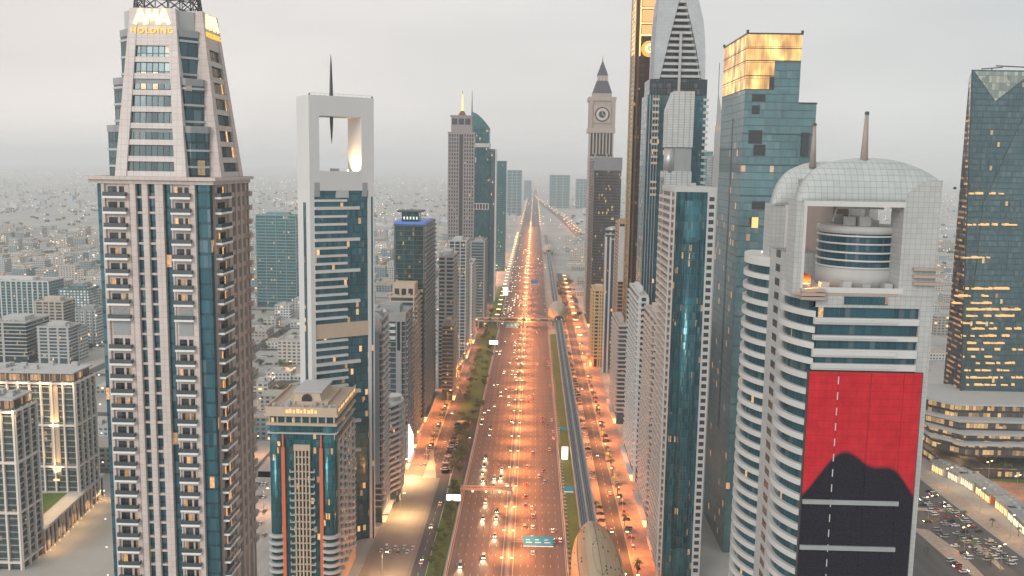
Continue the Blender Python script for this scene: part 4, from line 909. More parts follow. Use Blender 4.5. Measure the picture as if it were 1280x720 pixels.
# ---------------------------------------------------------------- faceted glass tower and its podium at the right edge
def faceted():
    Y0 = 640.0
    P = lambda px, py, dy=0: at(px, py, Y0 + dy)
    c = P(1240, 400)
    t = thing('faceted_tower', 'dark faceted glass tower with lit office floors rising from a lit tiered podium', 'tower', (c.x, Y0, 0))
    gl = glass('office glass', (.115, .205, .235), 1.8, 4.0, .015, (1, .62, .22), 1.4, metal=.6, spandrel=.22, var=.35, tilt=.03, zoff=0)
    gl2 = glass('lit office glass', (.05, .05, .06), 5.0, 4.0, .55, (1, .50, .20), .8, metal=.4, spandrel=.62, var=.4, mull=.03)
    gl3 = glass('crown facet glass', (.34, .40, .38), 2.4, 4.8, .6, (.85, .85, .6), .32, metal=.4, spandrel=.08, var=.3, mull=.08)
    zb, zt = 28.0, P(1240, 87).z
    V = lambda px, py, dy: (P(px, py, dy).x - c.x, dy, P(px, py, dy).z)
    BL = (P(1203, 480).x - c.x, 0, zb); BR = (P(1345, 480).x - c.x, 0, zb)
    TLp = (P(1217, 87).x - c.x, 2, zt); TR = (P(1308, 87).x - c.x, 2, zt)
    SBL = (P(1179, 480, 34).x - c.x, 34, zb); STL = (P(1212, 90, 30).x - c.x, 30, zt - 2)
    Mi = (P(1233, 255).x - c.x, 5.0, P(1233, 255).z)
    Q = (P(1206, 320).x - c.x, 1.0, P(1206, 320).z)
    bk = [(BR[0], 50, zb), (TR[0], 45, zt)]
    def solid(name, pts, mat):
        ce = Vector((c.x * 0 + 15, 30, 120)); me = MB()
        me.add([tuple(p) for p in pts] + [tuple(Vector(p) + Vector((0, .8, 0))) for p in pts], [(0, 1, 2), (5, 4, 3), (0, 3, 4, 1), (1, 4, 5, 2), (2, 5, 3, 0)])
        return part(name, me, mat, t)
    solid('facet', (BL, Mi, TLp), gl); solid('facet', (BL, BR, Mi), gl); solid('facet', (Mi, BR, TR), gl); solid('facet', (TLp, Mi, TR), gl)
    # pale triangular crown facet
    a1, a2, a3 = (TLp[0] + 1.5, 1.7, zt - 1), (TR[0] - 8, 1.7, zt - 1), (P(1246, 126).x - c.x, 2.0, P(1246, 126).z)
    solid('crown_facet', (a3, a2, a1), gl3)
    me = MB().add([BL, SBL, STL, TLp], [(0, 3, 2, 1)]); part('side_facet', me, gl2, t)
    me = MB().add([BR, TR, bk[1], bk[0]], [(0, 3, 2, 1)]); me.add([SBL, bk[0], bk[1], STL], [(0, 1, 2, 3)]); me.add([TLp, TR, bk[1], STL], [(0, 1, 2, 3)]); part('rear_shell', me, gl, t)
    part('edge_trim', MB().bar(BL, TLp, .45), STEEL, t); part('edge_trim', MB().bar(TR, Mi, .3), STEEL, t); part('edge_trim', MB().bar(Mi, BL, .3), STEEL, t)
    part('roof_boom', MB().bar((TLp[0] + 8, 6, zt + 1), (TLp[0] + 22, 6, zt + 2.2), .5).bar((TLp[0] + 19, 9, zt + 3.5), (TR[0], 9, zt + 2.5), .5).bar((TLp[0] + 15, 6, zt), (TLp[0] + 15, 6, zt + 1.7), .4), STEEL, t)
    lit = glow('lit office floor', (1, .60, .24), .55); r_ = random.Random(9)
    for py, a, b_ in ((243, 1212, 1262), (282, 1210, 1272), (323, 1200, 1238), (362, 1202, 1262), (371, 1192, 1236), (380, 1192, 1240), (396, 1205, 1268), (388, 1200, 1276), (405, 1204, 1250), (412, 1216, 1279), (421, 1204, 1262), (430, 1204, 1256), (438, 1210, 1279), (447, 1204, 1240), (455, 1215, 1275), (464, 1206, 1262), (473, 1208, 1279), (482, 1204, 1268)):
        x = a
        while x < b_:
            w_ = r_.choice((1.5, 2.5, 4, 6)); p = P(x, py); q = P(min(x + w_, b_), py)
            f = max(0, min(1, (p.z - zb) / (zt - zb))); yy = -.15 + 1.2 * f
            if r_.random() < .72: part('lit_window', B(p.x - c.x, q.x - c.x, yy - .15 , yy + 3.4, p.z, p.z + r_.choice((.9, 1.2, 1.5))), lit, t)
            x += w_ + r_.choice((.3, .6, 1.8))
    # podium tiers
    for k, (pl, pr, ya, yb, dy) in enumerate(((1166, 1400, 507, 523, -34), (1172, 1400, 528, 539, -42), (1178, 1400, 544, 553, -48), (1180, 1400, 557, 565, -52))):
        a = P(pl, ya, dy).x - c.x; b_ = a + 120; zt_, zb_ = P(1240, ya, dy).z, P(1240, yb, dy).z
        poly = lambda o: [(a - o, dy + 18), (a + 14 - o * .5, dy - o), (b_, dy - o), (b_, 20), (a - o, 20)]
        part('podium_slab', MB().prism(poly(2.0), zt_, zt_ + 1.5), OFFW, t)
        part('podium_glazing', MB().prism(poly(0), max(0, zb_ - 3.5), zt_), PODG, t)
    part('podium_base', MB().prism([(-42, -38), (-28, -50), (80, -50), (80, 20), (-42, 20)], 0, 7), PODG, t)
PODG = glass('lit podium glass', (.14, .13, .12), 2.4, 5.0, .55, (1, .6, .24), 1.1, metal=.3, spandrel=.35)
faceted()

# ---------------------------------------------------------------- clock tower and dark tower before it
def clock_tower():
    Y0 = 1250.0
    z = lambda py: at(752, py, Y0).z; X = lambda px: at(px, 150, Y0).x
    c = X(752.5); u = Y0 / F
    t = thing('clock_tower', 'stone clock tower with a dial, belfry columns and a dark pyramid spire', 'tower', (c, Y0, 0))
    st = plain('tan clock stone', (.36, .32, .28), .7, var=.14, scale=.1)
    hw = 16 * u; d = 2 * hw
    sq = lambda h: [(-h, hw - h), (h, hw - h), (h, hw + h), (-h, hw + h)]
    part('shaft', MB().prism(sq(hw * .93), 0, z(195)), windows('clock shaft', (.36, .32, .28), (.07, .08, .09), 4.2, 5.0, lit=.02), t)
    for f in (-.9, -.45, .45, .9): part('pier', B(f * hw - 1.0, f * hw + 1.0, -.3, 1.8, 0, z(192)), st, t)
    part('belfry', MB().prism(sq(hw * .9), z(195), z(163)), DARKW, t)
    for k in range(8): f = -.88 + k * .2514; part('belfry_column', B(f * hw - .9, f * hw + .9, -.4, 1.8, z(193), z(166)), st, t)
    part('cornice', MB().prism(sq(hw * 1.05), z(166), z(160)), st, t)
    part('clock_stage', MB().prism(sq(hw * .97), z(160), z(126)), st, t)
    ring = lambda r, y0, y1: MB().prism_y([(r * math.cos(a * math.pi / 14), z(143) + r * math.sin(a * math.pi / 14)) for a in range(28)], y0, y1)
    part('dial_frame', B(-10.5 * u, 10.5 * u, -.6, .8, z(154), z(132)), STONE_D, t)
    part('dial', ring(9 * u, -1.2, -.5), STEEL, t); part('dial_face', ring(7.4 * u, -1.5, -1.1), plain('pale dial', (.5, .47, .42), .5), t); part('dial_centre', ring(4.2 * u, -1.8, -1.4), STEEL, t)
    part('clock_hand', MB().bar((0, -2, z(143)), (0, -2, z(137)), .5), OFFW, t); part('clock_hand', MB().bar((0, -2, z(143)), (4 * u, -2, z(145)), .6), OFFW, t)
    for s in (-1, 1): part('corner_turret', B(s * hw * .86 - 2.6, s * hw * .86 + 2.6, -1.0, 4, z(160), z(124)), st, t)
    part('cornice', MB().prism(sq(hw * 1.06), z(126), z(121)), st, t)
    part('upper_stage', MB().prism(sq(hw * .72), z(121), z(116)), st, t)
    dk = plain('dark slate roof', (.07, .075, .09), .6, var=.2)
    fr = lambda a, za, b_, zb_: MB().loft([[(x, y, za) for x, y in sq(a)], [(x, y, zb_) for x, y in sq(b_)]])
    part('roof', fr(hw * .74, z(116), hw * .42, z(100)), dk, t); part('lantern', MB().prism(sq(hw * .38), z(100), z(93)), st, t)
    for k in range(4): part('lantern_column', B(-hw * .4 + k * hw * .25, -hw * .4 + k * hw * .25 + 1.2, hw * .58, hw * .62 + 1, z(100), z(94)), OFFW, t)
    part('spire_roof', fr(hw * .42, z(93), hw * .06, z(76)), dk, t); part('finial', MB().cyl(0, hw, z(77), z(67), .8, .1, 8), dk, t)
clock_tower()
# ---------------------------------------------------------------- the rows of towers along the motorway
RECESS = plain('recess shade tone render', (.17, .165, .16), .8, var=.25)  # deep shade behind the balconies, put into a darker wall colour
def row_tower(name, label, x0, x1, y0, y1, h, glassm, wall, fh=3.5, band=0.9, bout=.35, piers=(), pier_w=.8, balc=(), balc_mat=None, street=1, street_balc=0, roof='plant', solid_street=True, cat='tower', group=None, rim=1.4, shop=True, lowest=7.0):
    """x1 (street=1) or x0 (street=-1) is the face on the motorway; piers and balconies are fractions across the front"""
    c = (x0 + x1) / 2; W = x1 - x0; D = y1 - y0; hw = W / 2
    t = thing(name, label, cat, (c, y0, 0), 0, group)
    part('glazing', B(-hw + .5, hw - .5, .5, D - .5, 0, h), glassm, t)
    if band:
        me = B(-hw + .5 - bout, hw - .5 + bout, .5 - bout, D - .5 + bout, 0, band).mesh('floor_band', wall); zz = h - fh
        while zz > lowest: part('floor_band', me, None, t, (0, 0, zz)); zz -= fh
    for f in piers: part('pier', B(-hw + f * W - pier_w / 2, -hw + f * W + pier_w / 2, -.15, .9, 0, h), wall, t)
    bm = balc_mat or wall
    for f0, f1 in balc:
        me = B(-hw + f0 * W, -hw + f1 * W, -1.1, .6, 0, 1.25).mesh('balcony', bm); zz = h - fh
        while zz > lowest: part('balcony', me, None, t, (0, 0, zz)); zz -= fh
    xs = hw if street == 1 else -hw
    if solid_street:
        n = max(2, int(D / 7))
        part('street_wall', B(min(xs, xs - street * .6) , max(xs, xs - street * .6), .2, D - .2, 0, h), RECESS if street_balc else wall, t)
        me = MB(); 
        st_w = windows('street windows ' + name, tuple(wall.get('avg', (.4, .37, .34))), (.06, .09, .11), 3.0, fh, lit=.05) if False else None
        cut = D / n
        dm = [MB().box(min(xs, xs + street * .08), max(xs, xs + street * .08), cut * (k + .22), cut * (k + .8), 1.2, 2.9) for k in range(n)]
        bz = [MB().box(min(xs, xs + street * 1.25), max(xs, xs + street * 1.25), cut * (k + .12), cut * (k + .86), 0, 1.15) for k in range(n)]
        dm = [d.mesh('balcony_door', DOORG) for d in dm]; bz = [b.mesh('balcony', bm) for b in bz]
        cols = range(n) if n <= 2 or street_balc else range(n)
        rows = int((h - lowest) / fh)
        keep = [k for k in cols][:max(1, 100 // max(1, rows))]
        zz = h - fh
        rest_b, rest_d = MB(), MB()
        while zz > lowest:
            for k in cols:
                if k in keep:
                    b_o = part('balcony' if street_balc else 'window_sill', bz[k] if street_balc else sill(xs, street, cut, k, bm), None, t, (0, 0, zz)); part('balcony_door', dm[k], None, b_o)
                else:
                    rest_b.box(min(xs, xs + street * (1.25 if street_balc else .3)), max(xs, xs + street * (1.25 if street_balc else .3)), cut * (k + .12), cut * (k + .86), zz, zz + (1.15 if street_balc else .3))
                    rest_d.box(min(xs, xs + street * .08), max(xs, xs + street * .08), cut * (k + .22), cut * (k + .8), zz + 1.2, zz + 2.9)
            zz -= fh
        if rest_b.v:
            tag(part('far_balconies', rest_b, bm, t), kind='stuff'); tag(part('far_doors', rest_d, DARKW, t), kind='stuff')
    part('parapet', MB().box(-hw - .1, hw + .1, -.1, .5, h, h + rim).box(-hw - .1, hw + .1, D - .5, D + .1, h, h + rim).box(-hw - .1, -hw + .5, .5, D - .5, h, h + rim).box(hw - .5, hw + .1, .5, D - .5, h, h + rim), wall, t)
    part('roof', B(-hw + .5, hw - .5, .5, D - .5, h, h + .3), ROOFM, t)
    r_ = random.Random(hash(label) % 1000 if False else sum(map(ord, label)))
    if roof == 'plant':
        a = W * r_.uniform(.2, .3); part('plant_room', B(-a, a, D * .3, D * .7, h + .3, h + r_.uniform(3, 5)), wall, t)
        for k in range(int(5 + W / 4)):
            x, y_ = r_.uniform(-hw + 1.5, hw - 3), r_.uniform(1.2, D - 3.5); s = r_.uniform(.9, 2.0)
            part('roof_unit', B(x, x + s, y_, y_ + s, h + .3, h + .3 + r_.uniform(.9, 2.2)), PLANT, t)
    if shop:
        part('shopfront', B(min(xs, xs + street * 1.6), max(xs, xs + street * 1.6), 1, D - 1, .2, 4.2), SHOP, t)
        part('canopy', B(min(xs, xs + street * 3.2), max(xs, xs + street * 3.2), .5, D - .5, 4.3, 4.9), wall, t)
    return t
_sill = {}
def sill(xs, street, cut, k, bm):
    key = (round(xs, 3), street, round(cut, 3), k, bm.name)
    if key not in _sill: _sill[key] = B(min(xs, xs + street * .3), max(xs, xs + street * .3), cut * (k + .16), cut * (k + .86), .8, 1.15).mesh('window_sill', bm)
    return _sill[key]
G1 = glass('grey green glass', (.09, .19, .22), 1.4, 3.5, .04, var=.6)
G2 = glass('dark green glass', (.03, .095, .10), 1.6, 3.6, .05, (1, .6, .2), .8, var=.5)
G3 = glass('dusty blue glass', (.12, .22, .27), 1.5, 3.5, .03, var=.5)
G4 = glass('sail teal glass', (.05, .24, .28), 1.6, 3.7, .02, var=.5)
G5 = glass('dark curtain glass', (.07, .08, .10), 1.6, 3.6, .04, (1, .7, .2), 1.2, var=.5)
zat = lambda px, py, Y: at(px, py, Y).z
xat = lambda px, py, Y: at(px, py, Y).x
# ---- left row, near to far (the row line is x = -81)
def slate_tower():
    Y = 490.0; h = zat(470, 402, Y); x1 = -81.5; x0 = xat(459, 450, Y)
    t = row_tower('slate_slab_tower', 'narrow tower with slate blue end panel and white rounded head behind the portal tower', x0, x1, Y, Y + 24, h, G1, OFFW, 3.5, .7, street_balc=1, balc_mat=WHITE)
    c = (x0 + x1) / 2; W = x1 - x0
    part('end_panel', B(-W / 2 + .5, W / 2 - 1.2, -.5, .4, zat(470, 605, Y), zat(470, 415, Y)), SLATE, t)
    smooth(part('rounded_head', MB().prism_y([(-W / 2, h - 6), (W / 2, h - 6), (W / 2, h - 1)] + [(W / 2 - W * i / 8, h - 1 + 5 * math.sin(math.pi * i / 8)) for i in range(1, 8)] + [(-W / 2, h - 1)], -.4, 9), WHITE, t))
slate_tower()
def curved_tower():
    Y = 514.0; h = zat(490, 510, Y)
    t = thing('curved_balcony_tower', 'lower white tower with stacked curved balconies at the edge of the pale plaza', 'tower', (-83, Y, 0))
    n = 12; curve = lambda o: [(2.0 + (5.6 + o) * math.sin(math.pi * i / n), -o + (32 + 2 * o) * i / n) for i in range(n + 1)]
    part('glazing', MB().prism(curve(-1.0) + [(-10, 31), (-10, 1)], 0, h), G3, t)
    me = MB().prism(curve(.5) + [(-10, 32), (-10, -.5)], 0, 1.35).mesh('balcony', WHITE); zz = h - 3.4
    while zz > 6: part('balcony', me, None, t, (0, 0, zz)); zz -= 3.4
    fin = MB().box(6.3, 8.3, 0, .35, 0, 3.3).mesh('balcony_divider', OFFW)
    zz = h - 3.4
    while zz > 6:
        for yy in (10, 21): part('balcony_divider', fin, None, t, (-.6, yy, zz))
        zz -= 3.4
    part('roof', MB().prism(curve(.2) + [(-10, 32), (-10, 0)], h, h + .8), WHITE, t); part('roof_drum', MB().cyl(1, 16, h + .8, h + 3.2, 5, n=24), OFFW, t); part('roof_cap', MB().cyl(1, 16, h + 3.2, h + 3.6, 5.6, n=24), WHITE, t)
curved_tower()
def framed_tower():
    Y = 580.0; h = zat(485, 394, Y); x1 = -81.0; x0 = xat(463, 420, Y)
    t = row_tower('grey_framed_tower', 'grey tower with white louvres under the roof and one broad pale pier down its front', x0, x1, Y, Y + 33, h, G1, GREY, 3.5, .6, .2, street_balc=1, balc_mat=GREY)
    W = x1 - x0; hw = W / 2
    part('broad_pier', B(hw - 6.2, hw - 2.6, -.7, .7, zat(500, 572, Y), h), SILVER, t); part('dark_slot', B(hw - 5.4, hw - 3.5, -.85, -.6, zat(500, 438, Y), zat(500, 402, Y)), G2, t)
    part('fascia', B(-hw, hw, -.6, .6, h - 4, h + 1), SILVER, t)
    for py in (408, 416, 424): part('louvre', B(-hw + 6, hw - 6.6, -.9, .6, zat(485, py, Y), zat(485, py - 3.6, Y)), WHITE, t)
    part('white_dome', MB().lathe([(3.2, 0), (3.0, 1.2), (2.0, 2.4), (.1, 3.0)], 16, -hw + 7, 6, mi=0), WHITE, t, (0, 0, zat(470, 433, Y) * 0 + h + .3))
    o = part('lit_hoarding', MB().prism_x([(2, 2), (26, 2), (26, 16), (4, 30)], hw + 1.5, hw + 1.8), BILL, t)
BILL = glow('white lit hoarding', (1, .93, .80), 2.2, True)
framed_tower()
Y = 622.0; row_tower('beige_balcony_tower', 'beige tower with brown balconies between the grey framed tower and the dark green tower', xat(512, 430, Y), -82, Y, Y + 26, zat(520, 410, Y), G3, BEIGE, 3.4, 1.0, street_balc=1, piers=(.1, .5, .9))
Y = 655.0
t = row_tower('sandy_roof_tower', 'tower with a sandy roof terrace of stepped walls in front of the blue rimmed tower', xat(486, 380, Y), xat(519, 380, Y), Y, Y + 34, zat(505, 372, Y), G3, BEIGE, 3.5, 1.0, street_balc=1, piers=(.06, .94))
h_ = zat(505, 372, Y); 
part('roof_house', B(-8, 8, 8, 26, h_ + .3, h_ + 9), BEIGE, t)
for k in range(3): part('roof_arch', B(-6.5 + k * 5, -3.2 + k * 5, 7.8, 8.2, h_ + 1, h_ + 5.5), DARKW, t)
Y = 692.0
t = row_tower('blue_rimmed_tower', 'dark green glass tower with a bright blue rim and a flat capped penthouse', xat(493, 320, Y), xat(530, 320, Y), Y, Y + 80, zat(512, 283, Y), G2, plain('dark green band', (.07, .12, .12), .4), 3.6, .5, .25, street_balc=1, balc_mat=GREY, roof='none', piers=(.0, .33, .66, 1.0), pier_w=.5)
h_ = zat(512, 283, Y)
part('blue_rim', B(-11.8, 11.8, -.6, 40, h_ + 1.5, h_ + 3.4), glow('blue neon rim', (.12, .25, .75), .22), t); part('penthouse', B(-6.5, 6.5, 5, 20, h_ + 3.4, h_ + 10.5), G2, t); part('penthouse_cap', B(-9.5, 9.5, 2, 23, h_ + 10.5, h_ + 11.7), plain('dark cap', (.05, .09, .09), .5), t)
for k in range(5): part('penthouse_lamp', B(-5 + k * 2.4, -4 + k * 2.4, 4.8, 5.0, h_ + 5, h_ + 7), glow('mint lamp', (.7, 1, .8), .9), t)
Y = 800.0; row_tower('ribbed_white_tower', 'slim white tower of stacked ledges right behind the blue rimmed tower', xat(548, 350, Y), xat(566, 350, Y), Y, Y + 50, zat(558, 322, Y), G3, OFFW, 3.5, 1.3, .8, street_balc=1, piers=(.5,), pier_w=1.8)
Y = 760.0; row_tower('low_beige_tower', 'lower beige tower with arched balconies at the foot of the ribbed white tower', xat(552, 440, Y), xat(566, 440, Y), Y, Y + 30, zat(558, 408, Y), G3, BEIGE, 3.4, 1.0, street_balc=1)
Y = 930.0; row_tower('grey_pier_tower', 'slim grey tower with white vertical piers in front of the teal sail tower', xat(560, 350, Y), xat(583, 350, Y), Y, Y + 40, zat(572, 302, Y), G1, OFFW, 3.5, .8, piers=(.05, .35, .65, .95), pier_w=1.1, street_balc=1)
Y = 1010.0; row_tower('pale_fin_tower', 'pale tower with two tall white fins below the teal sail tower', xat(572, 350, Y), xat(591, 350, Y), Y, Y + 50, zat(580, 330, Y), G3, WHITE, 3.6, .8, piers=(.1, .9), pier_w=2.0, street_balc=1)
Y = 1120.0; row_tower('ash_framed_tower', 'ash grey tower with a white outlined front just before the bend of the left row', xat(588, 320, Y), xat(606, 320, Y), Y, Y + 60, zat(597, 303, Y), G1, GREY, 3.6, .9, piers=(.04, .96), pier_w=1.6, street_balc=1)
def grid_tower():
    Y = 1150.0; u = Y / F; x0, x1 = xat(560.5, 220, Y), xat(592, 220, Y); W = x1 - x0; hw = W / 2; h = zat(576, 168, Y)
    t = thing('grid_fronted_tower', 'tall grey tower with square window grid, dark centre strip and lit needle', 'tower', ((x0 + x1) / 2, Y, 0))
    DG = plain('mauve grey stone', (.27, .25, .25), .7, var=.1)
    part('glazing', B(-hw + .6, hw - .6, .6, 34, 0, h), G5, t)
    for f in (0, .1, .2, .3, .4, .6, .7, .8, .9, 1): part('pier', B(-hw + f * W - .75, -hw + f * W + .75, -.2, 1.2, 0, h), DG, t)
    me = MB().box(-hw, -hw + W * .4, .1, 1.2, 0, 1.6).box(-hw + W * .6, hw, .1, 1.2, 0, 1.6).mesh('floor_band', DG); zz = h - 4.6
    while zz > 40: part('floor_band', me, None, t, (0, 0, zz)); zz -= 4.6
    part('dark_strip', B(-hw + W * .42, -hw + W * .58, 0, .7, 0, h), STEEL, t)
    part('cornice', B(-hw - 1, hw + 1, -1, 35, h, h + 3), DG, t); z1 = zat(576, 146, Y)
    part('crown', B(-hw * .82, hw * .82, 2, 30, h + 3, z1), DG, t)
    for k in range(3): part('crown_window', B(-hw * .75 + k * hw * .52, -hw * .75 + k * hw * .52 + hw * .42, 1.8, 2.2, h + 12, z1 - 2), DARKW, t)
    part('crown_cap', B(-hw * .9, hw * .9, 1.4, 31, z1, z1 + 2), DG, t)
    part('spire_base', MB().loft([[(-5, 10, z1 + 2), (5, 10, z1 + 2), (5, 20, z1 + 2), (-5, 20, z1 + 2)], [(-2, 13, z1 + 8), (2, 13, z1 + 8), (2, 17, z1 + 8), (-2, 17, z1 + 8)]]), BROWN, t)
    zn = zat(576, 116, Y); part('spire', MB().cyl(0, 15, z1 + 8, zn, 1.6, .5, 10), WARMSP, t); part('spire_tip', MB().cyl(0, 15, zn, zn + 4, .5, .1, 8), STEEL, t)
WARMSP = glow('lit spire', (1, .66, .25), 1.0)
grid_tower()
def sail_roof_tower():
    Y = 1330.0; x0, x1 = xat(588, 240, Y), xat(611, 240, Y); xs = xat(618.5, 240, Y); W = x1 - x0
    t = thing('teal_sail_tower', 'teal glass tower with a curved sail roof, thin mast and white belt floors', 'tower', (x0, Y, 0))
    z = lambda py: zat(600, py, Y)
    pts = [(0, z(182)), (W, z(182)), (W, z(160))] + [(W * (1 - i / 8), z(160) + (z(140) - z(160)) * math.sin(math.pi / 2 * i / 8)) for i in range(1, 9)]
    part('sail', MB().prism_y(pts, 2, 26), G4, t)
    part('glazing', B(0, W, 0, 30, 0, z(184)), G4, t); part('side_block', B(W, xs - x0, 3, 30, 0, z(186)), G3, t)
    for a, b_ in ((184, 179), (262, 254), (203, 197)): part('belt', B(-.4, W + .4 if a != 203 else W * .3, -.5, 30, z(a), z(b_)), OFFW, t)
    for k in range(6): part('belt_opening', B(1.5 + k * 4.2, 4.2 + k * 4.2, -.7, -.4, z(261), z(255)), DARKW, t)
    part('white_corner', B(xs - x0, xs - x0 + 1.6, 3, 30, 0, z(186)), WHITE, t)
    part('mast', MB().cyl(.8, 6, z(141), z(113), .9, .25, 8), STEEL, t)
sail_roof_tower()
Y = 1720.0; row_tower('teal_end_tower', 'plain teal glass tower standing last in the left row before the bend', xat(618, 260, Y), xat(632.5, 260, Y), Y, Y + 40, zat(625, 202, Y), G4, plain('teal band', (.06, .2, .22), .4), 3.8, .6, .2, solid_street=False, roof='none')
# ---- right row, near to far (the row line is x = 66)
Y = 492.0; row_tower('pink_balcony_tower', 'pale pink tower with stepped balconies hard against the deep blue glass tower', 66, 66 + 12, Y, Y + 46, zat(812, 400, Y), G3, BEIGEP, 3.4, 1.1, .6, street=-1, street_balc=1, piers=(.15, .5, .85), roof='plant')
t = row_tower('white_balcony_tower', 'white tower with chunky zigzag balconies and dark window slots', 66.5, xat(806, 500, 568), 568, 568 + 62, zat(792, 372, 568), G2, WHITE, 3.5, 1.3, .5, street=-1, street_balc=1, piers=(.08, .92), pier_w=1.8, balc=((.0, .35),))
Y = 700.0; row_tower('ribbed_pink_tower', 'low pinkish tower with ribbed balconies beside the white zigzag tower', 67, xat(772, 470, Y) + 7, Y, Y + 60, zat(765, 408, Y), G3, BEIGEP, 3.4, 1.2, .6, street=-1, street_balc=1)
Y = 830.0
t = row_tower('terracotta_tower', 'narrow terracotta tower with a pale upper end wall', xat(772, 350, Y), xat(788, 350, Y), Y, Y + 40, zat(778, 280, Y), G5, plain('terracotta render', (.42, .25, .17), .7), 3.5, .9, street=-1)
W_ = xat(788, 350, Y) - xat(772, 350, Y)
part('pale_end_wall', B(-W_ / 2 - .1, W_ / 2 - 5, -.6, .5, zat(778, 352, Y), zat(778, 283, Y)), OFFW, t)
def round_tower():
    Y = 880.0; xc_ = xat(765, 350, Y); r = 6.6; h = zat(765, 296, Y)
    t = thing('round_topped_tower', 'slim silver tower with white vertical ribs and a round glass cap', 'tower', (xc_, Y, 0))
    part('glazing', B(-r + .3, r - .3, 0, 26, 0, h), G3, t)
    for f in (-1, -.38, .30, 1): part('rib', B(f * r - .8, f * r + .8, -.8, .8, 0, h), WHITE, t)
    part('round_head', MB().cyl(0, r, h, zat(765, 287, Y), r * 1.02, n=28), G2, t)
    for py in (300, 294, 288): smooth(part('head_ring', MB().cyl(0, r, zat(765, py, Y), zat(765, py, Y) + 1.3, r * 1.12, n=28), SILVER, t))
    smooth(part('cap', MB().lathe([(r * .95, zat(765, 287, Y)), (r * .7, zat(765, 284.5, Y)), (.1, zat(765, 283, Y))], 24, 0, r), SILVER, t))
round_tower()
Y = 905.0; row_tower('ochre_tower', 'ochre tower with a row of dark windows in front of the dark clock side tower', xat(740.5, 420, Y), xat(757, 420, Y), Y, Y + 40, zat(749, 364, Y), G5, YELLOW, 3.6, 1.5, .6, street=-1, street_balc=1, piers=(.1, .45, .62, .97), pier_w=1.4)
Y = 1130.0
t = row_tower('dark_slab_tower', 'dark glass slab tower with a bronze lit edge directly before the clock tower', xat(741, 260, Y), xat(776, 260, Y), Y, Y + 80, zat(757, 199, Y), G5, BROWN, 3.6, .5, .15, street=-1, street_balc=1, roof='none')
part('grey_crown', B(-17, 17.2, -.5, 30, zat(757, 213, Y), zat(757, 197, Y) + .3), plain('lead grey cladding', (.20, .21, .22), .5), t)
Y = 1650.0; row_tower('far_cyan_tower', 'pale cyan tower showing between the sail crowned tower and the gold crowned tower', xat(872, 230, Y), xat(890, 230, Y), Y, Y + 50, zat(880, 190, Y), G4, GREY, 3.8, .5, .1, solid_street=False, roof='none', shop=False)
Y = 1400.0; row_tower('far_grey_tower', 'small grey tower tucked behind the gold crowned tower', xat(888, 240, Y), xat(905, 240, Y), Y, Y + 40, zat(890, 196, Y), G3, GREY, 3.8, 1.2, .3, solid_street=False, shop=False)
def needle_tower():
    Y = 900.0; t = thing('needle_mast_tower', 'thin pale mast with a lit collar rising behind the gold crowned tower', 'mast', (xat(900, 160, Y), Y, 0)); z = lambda py: zat(900, py, Y)
    part('shaft', B(-3.5, 4.5, 0, 8, 0, z(164)), OFFW, t); part('lit_collar', B(-3.2, 4.2, .2, 7.8, z(164), z(157) ), plain('pale shaft', (.6, .5, .4), .5), t)
    part('upper_shaft', MB().loft([[(-2.6, 1, z(157)), (3.6, 1, z(157)), (3.6, 7, z(157)), (-2.6, 7, z(157))], [(-2.8, 2, z(118)), (-2.0, 2, z(118)), (-2.0, 4, z(118)), (-2.8, 4, z(118))]]), OFFW, t); part('mast', MB().bar((-2.4, 3, z(118)), (-2.6, 3, z(78)), .35), STEEL, t)
needle_tower()
# ---- mid ground blocks on the left
def block(name, label, pl, pr, ptop, pbase, glassm, wall, D=30, fh=3.5, band=.9, bout=.3, piers=(), yaw=0, **kw):
    g = ground((pl + pr) / 2, pbase); Y = g.y
    return row_tower(name, label, xat(pl, pbase, Y), xat(pr, pbase, Y), Y, Y + D, zat((pl + pr) / 2, ptop, Y), glassm, wall, fh, band, bout, piers, solid_street=False, shop=False, lowest=6, cat='building', **kw)
block('teal_office_block', 'wide teal office block with dense horizontal blinds behind the portal tower', 322, 371, 270, 384, glass('teal office glass', (.06, .22, .25), 2, 3.9, .03, var=.4), plain('teal spandrel', (.16, .28, .30), .5), 34, 4.2, 1.2, .3, piers=(0, .25, .5, .75, 1))
WG = windows('white block windows', (.58, .57, .54), (.06, .13, .16), 3.0, 3.4, (.15, .85), (.25, .85), .02)
block('white_finned_block', 'long white block with vertical fins and teal glass at the edge of the hazy district', -30, 62, 352, 398, G4, WHITE, 40, 3.6, .4, .1, piers=tuple(i / 14 for i in range(15)), pier_w=1.6)
block('dark_teal_block', 'dark teal office block with slanting white ledges', -14, 35, 404, 455, G2, OFFW, 44, 3.6, .9, .7, piers=(.0, .4), pier_w=2.2)
block('cream_apartment_block', 'cream apartment block with a lit rooftop pavilion', 45, 82, 378, 432, G3, plain('cream render', (.5, .43, .36), .7), 26, 3.3, 1.1, .5, piers=(.05, .3, .5, .7, .95), pier_w=1.6)
block('cream_apartment_block', 'shorter cream apartment block with grey balconies in front of the lit pavilion block', 48, 88, 410, 456, G3, OFFW, 26, 3.3, 1.2, .6, piers=(.05, .35, .65, .95), pier_w=2.0)
block('chequered_block', 'dark block chequered with white window boxes', 74, 112, 362, 400, windows('chequer', (.05, .13, .15), (.75, .75, .73), 4.2, 3.4, (.1, .7), (.2, .8), 0), plain('chequer edge', (.06, .14, .16), .5), 30, 3.6, 0)
block('grey_slab_block', 'plain grey slab block with two window columns', 95, 122, 388, 432, WG, GREY, 26, 3.4, 0, piers=(.2, .5, .8), pier_w=2.2)
